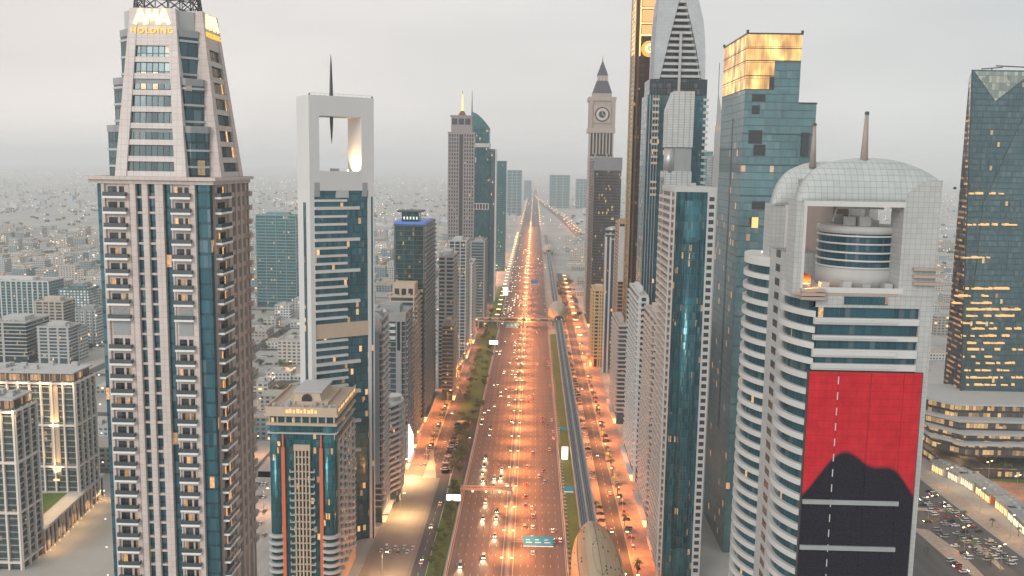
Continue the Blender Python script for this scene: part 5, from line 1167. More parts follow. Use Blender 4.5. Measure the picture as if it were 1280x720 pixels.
block('pale_slab_block', 'pale grey blank sided block beside the cream balconies', 80, 100, 412, 452, WG, SLATE, 20, 3.4, 0, piers=(.3, .7), pier_w=3)
# ---- residential complex at the lower left
CREAM = plain('cream painted fins', (.70, .66, .60), .6, var=.1)
def residential(name, label, pl, pr, ptop, Y, D, rz=0.0, floors=3):
    x0, x1 = xat(pl, 560, Y), xat(pr, 560, Y); h = zat((pl + pr) / 2, ptop, Y); W = x1 - x0; hw = W / 2
    t = thing(name, label, 'apartment block', ((x0 + x1) / 2, Y, 0), rz)
    part('glazing', B(-hw + .8, hw - .8, .8, D - .8, 0, h), RG, t)
    n = max(4, int(W / 6)); 
    for i in range(n + 1):
        x = -hw + .5 + i * (W - 1) / n
        part('white_fin', B(x - .45, x + .45, -.5, .8, 0, h), CREAM, t)
    m_ = max(3, int(D / 6))
    for i in range(m_ + 1):
        y_ = .5 + i * (D - 1) / m_; part('white_fin', B(hw - .8, hw + .5, y_ - .35, y_ + .35, 0, h), CREAM, t)
    for k in range(5):
        zz = h - 1 - k * (h / 3.2)
        if zz > 3: part('white_belt', B(-hw - .25, hw + .25, -.75, D, zz - .5, zz + .5), CREAM, t)
    bal = B(-hw + .9, hw - .9, .5, .85, 0, .45).mesh('floor_band', GREY); zz = h - 3.4
    while zz > 5: part('floor_band', bal, None, t, (0, 0, zz)); zz -= 3.4
    b2 = B(hw - .85, hw + .1, 1, D - 1, 0, .6).mesh('side_balcony', GREY); zz = h - 3.4
    while zz > 5: part('side_balcony', b2, None, t, (0, 0, zz)); zz -= 3.4
    part('penthouse', B(-hw + 2.2, hw - 2.2, 2.2, D - 2.2, h, h + 4.2), RG2, t)
    part('roof', B(-hw + 1, hw - 1, 1, D - 1, h + 4.2, h + 5.0), OFFW, t)
    for i in range(n * 2): x = -hw + 2.4 + i * (W - 4.8) / (n * 2 - 1); part('penthouse_pier', B(x - .2, x + .2, 1.9, 2.3, h, h + 4.2), BEIGE, t)
    r_ = random.Random(int(pl + 99))
    for k in range(16): x, y_ = r_.uniform(-hw + 2, hw - 5), r_.uniform(2, D - 5); part('roof_unit', B(x, x + r_.uniform(1.5, 4), y_, y_ + r_.uniform(1.5, 3), h + 5.0, h + r_.uniform(5.9, 7.4)), OFFW if k % 2 else PLANT, t)
    return t, hw, h
RG = glass('apartment glass', (.13, .19, .20), 1.5, 3.4, .03, (1, .6, .25), .8, var=.6, spandrel=.3)
RG2 = glass('penthouse lit glass', (.22, .15, .11), 2.0, 4.2, .6, (1, .55, .25), .9, spandrel=.1)
UPL = glow('warm facade wash lamp', (1, .62, .25), 1.6)
def complex_left():
    t, hw, h = residential('white_finned_apartments', 'nearer white finned apartment block cut by the picture edge, with a pink lit penthouse', -60, 20, 512, 420, 20)
    for k in range(3): spot(t, (-hw + 6 + k * 12, -4.0, h + 1.5), 3500, (1, .58, .26), 150)
    t, hw, h = residential('white_finned_apartments', 'larger white finned apartment block with a tall warm lit niche beside the stone tower', -70, 97, 476, 492, 24)
    for k in range(5): spot(t, (-hw + 20 + k * 13, -4.0, h + 1.5), 3500, (1, .58, .26), 150)
    x = at(70, 560, 492).x - t.location.x
    part('lit_niche', B(x - 2.4, x + 2.4, .1, .79, h * .30, h - 2), BEIGE, t)
    part('niche_lamp', B(x - 1.6, x + 1.6, -1.4, -.6, h * .26, h * .27), UPL, t)
    for dx, px in ((0, x),):
        for k, zz in enumerate((h * .28, h * .62)):
            sp_ = spot(t, (px, -3.6, zz), 15000, (1, .60, .26), 80, .2, .8); sp_.rotation_euler = (R(165), 0, 0)
    # garden podium
    g0 = ground(62, 655)
    p = thing('garden_podium', 'raised garden podium with brown glazed arcade below the larger finned apartment block', 'podium', (0, 0, 0))
    a, b_, c_, d_ = ground(55, 700, 12), ground(128, 628, 12), ground(128, 560, 12), ground(20, 610, 12)
    a, b_ = ground(56, 692), ground(130, 618); v = (b_ - a).normalized(); nrm = Vector((-v.y, v.x, 0)); L_ = (b_ - a).length
    p.location = (a.x, a.y, 0); p.rotation_euler = (0, 0, math.atan2(v.y, v.x))
    part('arcade_wall', B(0, L_, .3, 40, 0, 12), BROWNA, p)
    for k in range(int(L_ / 5)): part('arcade_pier', B(k * 5, k * 5 + .9, -.5, .3, 0, 12), STONE, p)
    part('podium_edge', B(-.5, L_, -.9, 40, 12, 13.2), OFFW, p); part('end_wall', B(-.6, 0, -.5, 40, 0, 12), plain('salmon wall', (.5, .3, .24), .7), p)
    part('garden_lawn', B(2, L_ * .6, 8, 26, 13.2, 13.5), LAWN, p)
    for k in range(int(L_ / 6)): part('garden_lamp', B(3 + k * 6, 3.3 + k * 6, -1.6, -1.3, .2, 1.1), SHOP, p)
    for k in range(0, int(L_ / 6), 3): spot(p, (3 + k * 6, -3.5, 7), 2500, (1, .58, .24), 140)
    for k in range(4): spot(p, (8 + k * 11, 4, 20), 1600, (1, .60, .28), 150)
BROWNA = glass('arcade glass', (.10, .10, .10), 1.6, 6, .15, (1, .55, .2), .8, spandrel=.15)
complex_left()
# ---------------------------------------------------------------- low city in the haze: every visible block is a thing
LR = []
for k, (wc, gc) in enumerate([((.52, .52, .50), (.09, .15, .17)), ((.46, .48, .48), (.08, .14, .16)), ((.57, .58, .57), (.11, .18, .20)), ((.44, .39, .34), (.08, .11, .12)), ((.27, .34, .36), (.06, .13, .15)), ((.50, .46, .41), (.09, .13, .14))]):
    LR.append(windows('low rise wall %s' % 'abcdef'[k], wc, gc, 3.2 + .3 * k, 3.4, (.2, .8), (.28, .8), .05, (1, .55, .22), 1.6))
def low_meshes():
    out = []; r_ = random.Random(21)
    for k in range(18):
        w_, d_, h_ = (r_.uniform(14, 34), r_.uniform(14, 30), r_.choice((7, 10, 10, 14, 17, 24))) if k % 3 else (r_.uniform(28, 36), r_.uniform(24, 32), r_.choice((6, 8)))
        mb = MB().box(-w_ / 2, w_ / 2, -d_ / 2, d_ / 2, 0, h_, 0)
        if r_.random() < .5: w2, d2 = w_ * r_.uniform(.3, .6), d_ * r_.uniform(.6, .95); mb.box(w_ / 2, w_ / 2 + w2, -d_ / 2 + 1, -d_ / 2 + d2, 0, h_ * r_.uniform(.5, .85), 0)
        for (a, b_, c_, e_) in ((-w_ / 2 - .1, w_ / 2 + .1, -d_ / 2 - .1, -d_ / 2 + .4), (-w_ / 2 - .1, w_ / 2 + .1, d_ / 2 - .4, d_ / 2 + .1), (-w_ / 2 - .1, -w_ / 2 + .4, -d_ / 2 + .4, d_ / 2 - .4), (w_ / 2 - .4, w_ / 2 + .1, -d_ / 2 + .4, d_ / 2 - .4)): mb.box(a, b_, c_, e_, h_ - .3, h_ + 1.0, 1)
        mb.box(-w_ / 2 + .4, w_ / 2 - .4, -d_ / 2 + .4, d_ / 2 - .4, h_, h_ + .2, 2)
        mb.box(-3, 2, -2, 3, h_ + .2, h_ + 3, 1)
        for q in range(7): x, y_ = r_.uniform(-w_ / 2 + 1, w_ / 2 - 3), r_.uniform(-d_ / 2 + 1, d_ / 2 - 3); s = r_.uniform(.8, 2); mb.box(x, x + s, y_, y_ + s, h_ + .2, h_ + r_.uniform(1, 2.2), 3)
        out.append((mb, w_, d_, h_, k))
    return [mb.mesh('low_rise_building', [LR[k % 6], OFFW if k % 2 else BEIGE, ROOFM, PLANT]) for mb, w_, d_, h_, k in out]
LM = low_meshes()
taken = []
def free(x, y, r):
    for a, b_, c_ in taken:
        if (a - x) ** 2 + (b_ - y) ** 2 < (c_ + r) ** 2: return False
    return True
for o in list(COL.objects):
    if o.parent is None and o.get('category') in ('tower', 'building', 'apartment block', 'podium'): taken.append((o.location.x, o.location.y + 12, 30))
def visible(x, y, z=6, m=20):
    a, b_ = proj((x, y, z)); return -m < a < 1280 + m and b_ < 735
nl = nh = 0
back = MB()
r_ = random.Random(33)
spots_ = []
for gy in range(575, 2500, 65):
    for gx in range(-1500, -100, 40): spots_.append((gx + r_.uniform(-6, 6) + 26, gy + r_.uniform(-8, 8)))
for gy in range(640, 2500, 70):
    for gx in range(90, 1300, 42): spots_.append((gx + r_.uniform(-6, 6), gy + r_.uniform(-8, 8)))
spots_.sort(key=lambda p: p[1] + r_.uniform(0, 500))
def hidden_by_tower(x, y):
    a, b_ = proj((x, y, 10))
    if 128 < a < 305: return True
    if 375 < a < 462 and b_ > 215 : return True
    if 340 < a < 440 and b_ > 470: return True
    if 496 < a < 545 and b_ > 285: return True
    if 785 < a < 1000 and b_ > 240: return True
    if 1010 < a < 1160 and not (250 < b_ < 300): return True
    if 1185 < a and 240 < b_ < 560: return True
    return False
for (x, y) in spots_:
    if not free(x, y, 14) or not visible(x, y, m=140): continue
    hid = hidden_by_tower(x, y) or not visible(x, y)
    if (nh >= 240 if hid else nl >= 285): continue
    if x > 0 and (y < 900 and x > 150): continue
    if x < -80 and x > -125 and y < 1200: continue
    if x > 0 and x < 120 and y < 1250: continue
    if r_.random() < (.38 if y < 1100 else .2): continue
    if hid:                                                 # behind the towers: one mass, nothing of it shows
        s = r_.uniform(16, 30); back.box(x - s / 2, x + s / 2, y - 10, y + 10, 0, r_.choice((7, 10, 14, 17)), r_.randrange(3)); taken.append((x, y, 13)); nh += 1; continue
    side = 'left' if x < 0 else 'right'
    o = tag(link('low_rise_building', LM[r_.randrange(len(LM))], None, (x, y, 0), r_.choice((0, 0, 0, math.pi / 2, math.pi))),
            'small flat roofed block in the hazy low district left of the motorway' if x < 0 else 'small flat roofed block in the hazy low district right of the motorway', 'building',
            'low blocks left of the motorway' if x < 0 else 'low blocks right of the motorway')
    taken.append((x, y, 13)); nl += 1
tag(part('district_behind_towers', back, [LR[0], LR[2], LR[5]], None), kind='stuff')
# the far city reads as one mass
fc = MB(); r_ = random.Random(8)
for k in range(7600):
    y = 2450 + 10500 * r_.random() ** 1.4; x = r_.uniform(-.62, .62) * y
    if abs(x - 10) < 95: continue
    if abs(x - (cv2[0][0] + (cv2[-1][0] - cv2[0][0]) * (y - cv2[0][1]) / (cv2[-1][1] - cv2[0][1]))) < 45 and y < 7000: continue
    if math.sin(x * .004 + 1.3) * math.cos(y * .0027 + x * .001) > .3: continue
    if (x + .12 * y) % 210 < 30 or (y - .1 * x) % 260 < 34: continue          # streets between the blocks
    s = r_.uniform(9, 30); h_ = r_.choice((5, 6, 8, 8, 10, 12, 14, 18)) if r_.random() < .985 else r_.uniform(30, 60)
    fc.box(x, x + s, y, y + r_.uniform(8, 22), 0, h_, r_.randrange(5))
tag(part('distant_city', fc, [OFFW, plain('far grey render', (.43, .46, .47), .8), plain('far sand render', (.48, .46, .42), .8), plain('far white render', (.55, .56, .56), .8), plain('far blue grey render', (.33, .40, .42), .8)], None), kind='stuff')
fl = MB()
for k in range(2400):
    y = 1700 + 9500 * r_.random() ** 1.25; x = r_.uniform(-.62, .62) * y
    q = r_.random()
    if q < .45: x = round((x + .12 * y) / 210) * 210 - .12 * y + 15 + r_.uniform(-4, 4)
    elif q < .75: y = round((y - .1 * x) / 260) * 260 + .1 * x + 17 + r_.uniform(-4, 4)
    elif q < .9: x, y = r_.choice(((-900, 4200), (-1900, 5200), (-620, 3300), (1500, 5000))); x += r_.gauss(0, 130); y += r_.gauss(0, 180)
    s = .35 + y / 4200.0; z_ = r_.uniform(9, 16); fl.box(x, x + s, y, y + .4, z_, z_ + s * .6, r_.randrange(2))
tag(part('distant_city_lights', fl, [glow('far sodium lights', (1, .55, .22), 9), glow('far white lights', (1, .85, .62), 9)], None), kind='stuff')
# clumps of far trees
tc_ = MB(); r_ = random.Random(18)
for k in range(1100):
    y = r_.uniform(1500, 6000); x = r_.uniform(-.6, .6) * y
    if abs(x) < 130: continue
    if not free(x, y, 4): continue
    tc_.add([], []); 
    for q in range(3):
        cx, cy_, cr = x + r_.uniform(-8, 8), y + r_.uniform(-8, 8), r_.uniform(2.5, 6)
        tc_.lathe([(.2, .2), (cr * .8, 1.2), (cr, 3.2), (cr * .7, 5.6), (.2, 6.8)], 7, cx, cy_)
tag(part('distant_tree_clumps', tc_, plain('far foliage', (.055, .085, .06), .9), None), kind='stuff')
# hazy towers far up the motorway
for (pl, pr, pt, Y, lab) in ((687, 712, 219, 4300, 'wide pale blue tower standing alone in the haze beside the far motorway'), (720, 734, 224, 4300, 'pale blue tower half hidden behind the dark slab tower'), (634, 652, 213, 3600, 'faint blue tower in the haze past the end of the left row'), (655, 664, 226, 5200, 'faintest low tower in the haze over the end of the motorway')):
    row_tower('hazy_tower', lab, xat(pl, 240, Y), xat(pr, 240, Y), Y, Y + 70, zat(pl, pt, Y), G4, SLATE, 12, 2, .5, solid_street=False, roof='none', shop=False, piers=(0, .33, .66, 1), pier_w=3)

# ---------------------------------------------------------------- metro viaduct, stations, footbridge
VX = 32.2
struct_v = thing('metro_viaduct', 'pale concrete metro viaduct running beside the motorway on round piers', 'viaduct', (VX, 0, 0))
part('deck', MB().prism_y([(-4.7, 10.2), (4.7, 10.2), (4.2, 9.4), (2.4, 8.2), (-2.4, 8.2), (-4.2, 9.4)], 250, 2500), CONC, struct_v)
for s in (-1, 1): part('parapet', B(s * 4.55 - .2, s * 4.55 + .2, 250, 2500, 10.2, 11.5), SILVER, struct_v)
for s in (-1, 1):
    part('track_bed', B(s * 2.1 - 1.35, s * 2.1 + 1.35, 250, 2500, 10.2, 10.45), plain('dark track bed', (.10, .12, .14), .8), struct_v)
    for q in (-.72, .72): part('rail', B(s * 2.1 + q - .09, s * 2.1 + q + .09, 250, 2500, 10.45, 10.65), SILVER, struct_v)
part('walkway', B(-.45, .45, 250, 2500, 10.2, 10.85), CONC, struct_v)
me = MB().cyl(0, 0, 0, 8.3, 1.0, 1.3, 12).mesh('pier', CONC)
for k in range(62): part('pier', me, None, struct_v, (0, 330 + 32 * k, 0))
def station(yc, hl, label, near):
    t = thing('metro_station', label, 'metro station', (VX + .8, yc, 0))
    SHL = tiles('station shell', (.50, .39, .25), 1.6, 1.6, .7, .05, rough=.38, var=.22, metal=.25)
    n, m_ = 36, 20; rings = []
    prof = lambda s: max(.02, (1 - abs(s) ** 2.3)) ** .55
    for i in range(n + 1):
        s = -1 + 2 * i / n; k = prof(s); ring = []
        for j in range(m_ + 1):
            a = math.pi * 1.12 * j / m_ - math.pi * .06
            ring.append((12.6 * k * math.cos(a), s * hl, 9.0 + 13.8 * (.30 + .70 * k) * max(0, math.sin(a)) ** .85 * (1 if near else 1) - (2.2 * k if math.sin(a) < 0 else 0)))
        rings.append(ring[::-1])
    smooth(part('shell_roof', MB().loft(rings), SHL, t))
    seam = MB()
    for j in (5, 10, 15):
        for r0, r1 in zip(rings[2:-3], rings[3:-2]):
            a, b_ = Vector(r0[j]), Vector(r1[j]); seam.bar(a + Vector((0, 0, .12)), b_ + Vector((0, 0, .12)), .16)
    part('shell_seam', seam, BROWN, t)
    sl = random.Random(int(yc)); 
    if near:
        for k in range(70):
            i = sl.randrange(4, n - 4); j = sl.randrange(4, m_ - 3); a, b_ = Vector(rings[i][j]), Vector(rings[i + 1][j]); d = (b_ - a).normalized() * sl.uniform(.5, 1.0); nrm = (Vector(rings[i][j + 1]) - a).cross(b_ - a).normalized(); nrm = nrm if nrm.z > 0 else -nrm
            p = a + nrm * .06; q = (Vector(rings[i][j + 1]) - a).normalized() * .32
            part('roof_slot', MB().add([tuple(p - d - q), tuple(p + d - q), tuple(p + d + q), tuple(p - d + q)], [(0, 1, 2, 3)]), DARKW, t)
    part('concourse', B(-9.5, 9.5, -hl * .72, hl * .72, 5.5, 9.2), G1, t); part('concourse_base', B(-8, 8, -hl * .6, hl * .6, 0, 5.5), CONC, t)
    if not near:
        part('portal_mouth', MB().prism_y([(6 * math.cos(a * .2618), 10.5 + 5 * math.sin(a * .2618)) for a in range(13)], -hl - 1.2, -hl + 4), DARKW, t)
        for s in (-3, 3): part('portal_lamp', B(s - .6, s + .6, -hl - 1.6, -hl - 1.2, 11.2, 12.0), COOLLAMP, t)
station(402, 62, 'near golden metro station shell straddling the viaduct at the foot of the picture', True)
station(1175, 55, 'domed metro station by the long footbridge over the motorway', False)
station(2050, 50, 'farthest tiny metro station dome up the viaduct', False)
def footbridge():
    Yb = 1112.0; t = thing('footbridge', 'long covered footbridge crossing the motorway to the domed metro station', 'footbridge', (0, Yb, 0))
    part('deck', B(-92, 24, 0, 5, 8.2, 9.2), CONC, t); part('roof', B(-92, 24, -.4, 5.4, 12.4, 13.0), plain('tan bridge roof', (.45, .38, .32), .6), t); part('window_wall', B(-92, 24, .4, 4.6, 9.2, 12.4), glass('bridge glass', (.2, .18, .16), 3, 3.3, .45, (1, .6, .3), .8), t)
    for x in (-88, -66, -42.5, -10, 21.5): part('pier', B(x - .7, x + .7, 1.2, 3.8, 0, 8.2), CONC, t)
    part('stair_tower', B(-95, -86, -3, 8, 0, 13.8), GREY, t)
footbridge()
# ---------------------------------------------------------------- signs and hoardings
SIGNB = plain('blue road sign', (.02, .30, .55), .45, var=.06); SIGNT = plain('sign white', (.8, .82, .82), .5, var=.05)
def gantry(label, px, py, pw, ph, Y, arm_to, z0=None):
    p = at(px, py, Y); u = Y / F; w_, h_ = pw * u, ph * u
    t = thing('road_sign', label, 'road sign', (p.x, Y, 0))
    part('panel', B(-w_ / 2, w_ / 2, -.12, .12, p.z - h_ / 2, p.z + h_ / 2), SIGNB, t)
    if w_ > 10:
        for k in range(3):
            for q in range(2): part('route_legend', B(-w_ * .42 + k * w_ * .31, -w_ * .42 + k * w_ * .31 + w_ * (.2 if q else .13), -.16, -.12, p.z + h_ * (.12 - .3 * q) - .22, p.z + h_ * (.12 - .3 * q) + .22), SIGNT, t)
    xa = arm_to - p.x
    part('post', MB().cyl(xa, .6, 0, p.z + .4, .28, .22, 10), SILVER, t); part('arm', MB().bar((xa, .6, p.z + .2), (w_ / 2 if xa < 0 else -w_ / 2, .6, p.z + .2), .2, 6).bar((xa, .6, p.z - .9), (w_ / 2 if xa < 0 else -w_ / 2, .6, p.z - .9), .14, 6), SILVER, t)
    part('sign_lamp', B(-w_ / 2, w_ / 2, -.9, -.6, p.z - h_ / 2 - .4, p.z - h_ / 2 - .2), COOLLAMP, t)
gantry('wide blue overhead sign reaching over the right carriageway from the central barrier', 673, 676, 39, 12, 462, -10)
gantry('small blue sign on the lawn below the white hoarding', 711, 611, 12, 6, 545, 22.5)
gantry('small blue sign on the lawn above the white hoarding', 704, 536, 9, 4, 680, 22.5)
gantry('blue overhead sign just before the footbridge', 640, 406, 16, 5, 1085, -10)
gantry('faint blue overhead sign beyond the footbridge', 668, 353, 9, 4, 1480, -10)
def hoarding(label, px, py, pw, ph, Y):
    p = at(px, py, Y); u = Y / F; w_, h_ = pw * u, ph * u; t = thing('hoarding', label, 'billboard', (p.x, Y, 0))
    part('lit_face', B(-w_ / 2, w_ / 2, -.15, .0, p.z - h_ / 2, p.z + h_ / 2), BILL, t); part('frame', B(-w_ / 2 - .3, w_ / 2 + .3, .02, .7, p.z - h_ / 2 - .3, p.z + h_ / 2 + .3), STEEL, t)
    for s in (-.3, .3): part('post', MB().cyl(s * w_, .35, 0, p.z - h_ / 2 - .3, .3, n=10), STEEL, t)
hoarding('white lit hoarding between the plaza road and the toll gantry', 567, 622, 18, 8.5, 520)
hoarding('tall white lit hoarding on the lawn beside the viaduct', 706, 567, 8, 18, 610)
hoarding('yellowish lit hoarding at the near end of the left lawn', 617, 428, 11, 5, 985)
hoarding('bright upright hoarding in the trees beyond the footbridge', 632, 364, 6, 10, 1290)
hoarding('small lit hoarding in the middle of the left lawn', 601, 481, 5, 3, 830)
def toll():
    Y = 527.0; t = thing('toll_gantry', 'pinkish toll gantry spanning the left carriageway', 'gantry', (0, Y, 0))
    part('beam', B(-41, -10, 0, 2.6, 6.6, 7.5), plain('pink lit tone steel', (.55, .36, .28), .5), t); part('beam', B(-41, -10, 5.5, 6.6, 6.8, 7.5), plain('pink lit tone steel', (.55, .36, .28), .5), t)  # pinkish light on the beams is put into their base colour
    for x in (-40.6, -10.2): part('column', B(x - .4, x + .4, 0, 6.4, 0, 6.6), SILVER, t)
    for k in range(8): part('cross_tie', B(-39 + k * 4 - .15, -39 + k * 4 + .15, 2.6, 5.5, 6.9, 7.3), SILVER, t)
    for k in range(7): part('camera_box', B(-37.5 + k * 4 - .4, -37.5 + k * 4 + .4, -.8, 0, 6.0, 6.6), WARM if k % 2 else STEEL, t)
toll()
# ---------------------------------------------------------------- cars
HEAD = glow('headlamp', (1, .82, .50), 14.0); TAIL = glow('tail lamp', (1, .07, .03), 5.0)
PAINTS = {'white': plain('white car paint', (.75, .75, .74), .25, var=.03, spec=.6), 'silver': plain('silver car paint', (.42, .43, .45), .3, metal=.5, var=.03), 'black': plain('black car paint', (.02, .02, .022), .2, var=.1, spec=.6), 'grey': plain('grey car paint', (.16, .17, .18), .3, metal=.3, var=.05), 'red': plain('red car paint', (.42, .03, .03), .25, var=.05, spec=.6), 'beige': plain('beige car paint', (.48, .38, .26), .3, var=.05)}
TYRE = plain('tyre rubber', (.02, .02, .02), .9); CGL = plain('car glass', (.02, .025, .03), .08, spec=.8)
def car_shapes(L_=4.6, W=1.84, Hh=1.46, van=False):
    l, w_ = L_ / 2, W / 2
    sec = lambda y, ww, z0, z1, k=.9: [(-ww, y, z0), (ww, y, z0), (ww, y, (z0 + z1) * .55), (ww * k, y, z1), (-ww * k, y, z1), (-ww, y, (z0 + z1) * .55)]
    body = MB().loft([sec(-l, w_ * .84, .38, .66), sec(-l + .25, w_ * .95, .26, .84), sec(-l + 1.1, w_, .24, .93), sec(.3, w_, .24, .95), sec(l - 1.2, w_, .24, .90), sec(l - .35, w_ * .95, .26, .78), sec(l, w_ * .84, .36, .6)])
    r0, r1 = (-l + .35, l - 1.0) if not van else (-l + .1, l - .8)
    t0, t1 = (-l + 1.0, l - 1.95) if not van else (-l + .35, l - 1.5)
    cab = MB().loft([[(-w_ * .88, r0, .9), (w_ * .88, r0, .9), (w_ * .88, r1, .88), (-w_ * .88, r1, .88)], [(-w_ * .72, t0, Hh - .06), (w_ * .72, t0, Hh - .06), (w_ * .72, t1, Hh - .06), (-w_ * .72, t1, Hh - .06)]])
    roof = MB().loft([[(-w_ * .74, t0 - .05, Hh - .06), (w_ * .74, t0 - .05, Hh - .06), (w_ * .74, t1 + .05, Hh - .06), (-w_ * .74, t1 + .05, Hh - .06)], [(-w_ * .64, t0 + .1, Hh), (w_ * .64, t0 + .1, Hh), (w_ * .64, t1 - .1, Hh), (-w_ * .64, t1 - .1, Hh)]])
    wheels = []
    for s in (-1, 1):
        for y in (-l + .85, l - .9):
            n = 12; wheels.append(MB().loft([[(s * w_ * .84, y + .33 * math.cos(2 * math.pi * i / n), .33 + .33 * math.sin(2 * math.pi * i / n)) for i in range(n)], [(s * w_ * 1.01, y + .33 * math.cos(2 * math.pi * i / n), .33 + .33 * math.sin(2 * math.pi * i / n)) for i in range(n)]]))
    heads = [B(s * w_ * .62 - .2, s * w_ * .62 + .2, l - .12, l + .03, .52, .72) for s in (-1, 1)]
    tails = [B(s * w_ * .66 - .2, s * w_ * .66 + .2, -l - .03, -l + .12, .56, .74) for s in (-1, 1)]
    return body, cab, roof, wheels, heads, tails
def merge(*ms):
    o = MB()
    for mb, mi in ms: o.add(mb.v, mb.f, mi)
    return o
KINDS = {'car': dict(), 'suv': dict(L_=4.8, W=1.95, Hh=1.82, van=True), 'van': dict(L_=5.6, W=2.0, Hh=2.3, van=True)}
CACHE = {}
def car(kind, colour, x, y, rz, label, group, z=.05, detail=False, lights=True, beam=False):
    key = (kind, colour, detail, lights)
    if detail:
        if key not in CACHE:
            b, c_, r_2, wh, hd, tl = car_shapes(**KINDS[kind])
            CACHE[key] = [('body', b.mesh('body', PAINTS[colour])), ('windows_cabin', c_.mesh('cabin', CGL)), ('roof', r_2.mesh('roof', PAINTS[colour]))] + [('wheel', w_.mesh('wheel', TYRE)) for w_ in wh] + [('headlight', h_.mesh('headlight', HEAD if lights else SILVER)) for h_ in hd] + [('taillight', q.mesh('taillight', TAIL if lights else plain('dull red lens', (.2, .02, .02), .3))) for q in tl]
        t = thing('parked_car' if not lights else 'car', label, 'car' if kind != 'van' else 'van', (x, y, z), rz, group)
        for n_, me in CACHE[key]: part('cabin' if n_ == 'windows_cabin' else n_, me, None, t)
        if beam: 
            s_ = spot(t, (0, 2.5, .9), 7000, (1, .75, .40), 60, .15, .8); s_.rotation_euler = (R(76), 0, 0)
        return t
    if key not in CACHE:
        b, c_, r_2, wh, hd, tl = car_shapes(**KINDS[kind])
        CACHE[key] = merge((b, 0), (c_, 1), (r_2, 0), *[(w_, 2) for w_ in wh], *[(h_, 3) for h_ in hd], *[(q, 4) for q in tl]).mesh('car', [PAINTS[colour], CGL, TYRE, HEAD if lights else SILVER, TAIL if lights else TYRE])
    return tag(link('car' if lights else 'parked_car', CACHE[key], None, (x, y, z), rz), label, 'car' if kind != 'van' else 'van', group)
cr_ = random.Random(12)
ORD = ['innermost lane', 'second lane', 'third lane', 'fourth lane', 'fifth lane', 'sixth lane', 'outer lane']
COLS = ['white'] * 5 + ['silver'] * 3 + ['black'] * 3 + ['grey'] * 2 + ['red', 'beige']
nc = 0; placed = {}
for side in (0, 1):
    for lane in range(7):
        x = (lanes_l[6 - lane] if side == 0 else lanes_r[lane]) + 1.9
        y = 372 + cr_.uniform(0, 60); nl_ = 0
        while y < 2600:
            d = cr_.uniform(9, 20) if cr_.random() < .45 else cr_.expovariate(1 / (120 if y < 1100 else 70)) + 22
            y += d * (1.15 if side == 1 else 1.0)
            if nl_ >= 20 or y > 2500: break
            kind = cr_.choices(('car', 'suv', 'van'), (6, 3, 1))[0]; colr = cr_.choice(COLS)
            noun = {'car': 'car', 'suv': 'suv', 'van': 'van'}[kind]
            if side == 0: lab = f'{colr} {noun} with headlights coming this way in the {ORD[lane]}'; rz = math.pi
            else: lab = f'{colr} {noun} with red tail lights driving off in the {ORD[lane]}'; rz = 0
            lab = lab.replace(' from the median', ''); 
            far = 'near' if y < 560 else 'midway' if y < 1112 else 'far'
            lab += {'near': ' before the toll gantry', 'midway': ' short of the footbridge', 'far': ' beyond the footbridge'}[far]
            car(kind, colr, x + cr_.uniform(-.4, .4), y, rz, lab, lab.replace('car', 'cars', 1), detail=y < 640, beam=(side == 0 and y < 620))
            nc += 1; nl_ += 1
# kerbside and parked cars
def parked(x, y, rz, lab, grp): car(cr_.choices(('car', 'suv'), (2, 1))[0], (c := cr_.choice(COLS)), x, y, rz, f'{c} parked car {lab}', f'{c} cars parked {lab}', detail=False, lights=False, z=.06)
for k in range(16): 
    if cr_.random() < .85: parked(-56 + 0, 582 + k * 7.0, math.pi / 2 + .1, 'in the outer row of the lot by the left lawn', '')
for k in range(14):
    if cr_.random() < .8: parked(-52.4, 585 + k * 7.6, 0.1, 'in the inner row of the lot by the left lawn', '')
for k in range(34):
    if cr_.random() < .8: parked(-70.4, 590 + k * 11, math.pi / 2, 'on the pavement below the left row of towers', '')
for k in range(46):
    if cr_.random() < .8: parked(41.2, 470 + k * 10.2, math.pi / 2 - .2, 'in the strip between viaduct and right service road', '')
for k in range(30):
    if cr_.random() < .75: parked(55.5, 440 + k * 12.5, cr_.choice((0, math.pi / 2)), 'at the foot of the right row of towers', '')
for k in range(8): parked(-76 + k * 1.0 * 2.3, 452 + cr_.uniform(-1, 1) + 4.8 * (k % 2), math.pi / 2 * 0, 'on the pale plaza', '')
for x, y, rz in ((-53.5, 440, 0), (-53.8, 486, math.pi), (-52.3, 520, 0), (-61, 640, 0), (-63, 720, math.pi), (-62, 790, 0), (-46, 600, math.pi), (-44.5, 655, math.pi), (48, 430, 0), (46, 486, math.pi), (50, 545, 0), (47, 620, math.pi), (50, 700, 0), (46, 810, math.pi), (50, 930, 0)):
    c = cr_.choice(COLS); car('car', c, x, y, rz, f'{c} car with lights on along the {"left" if x < 0 else "right"} service road', f'{c} cars on the {"left" if x < 0 else "right"} service road')

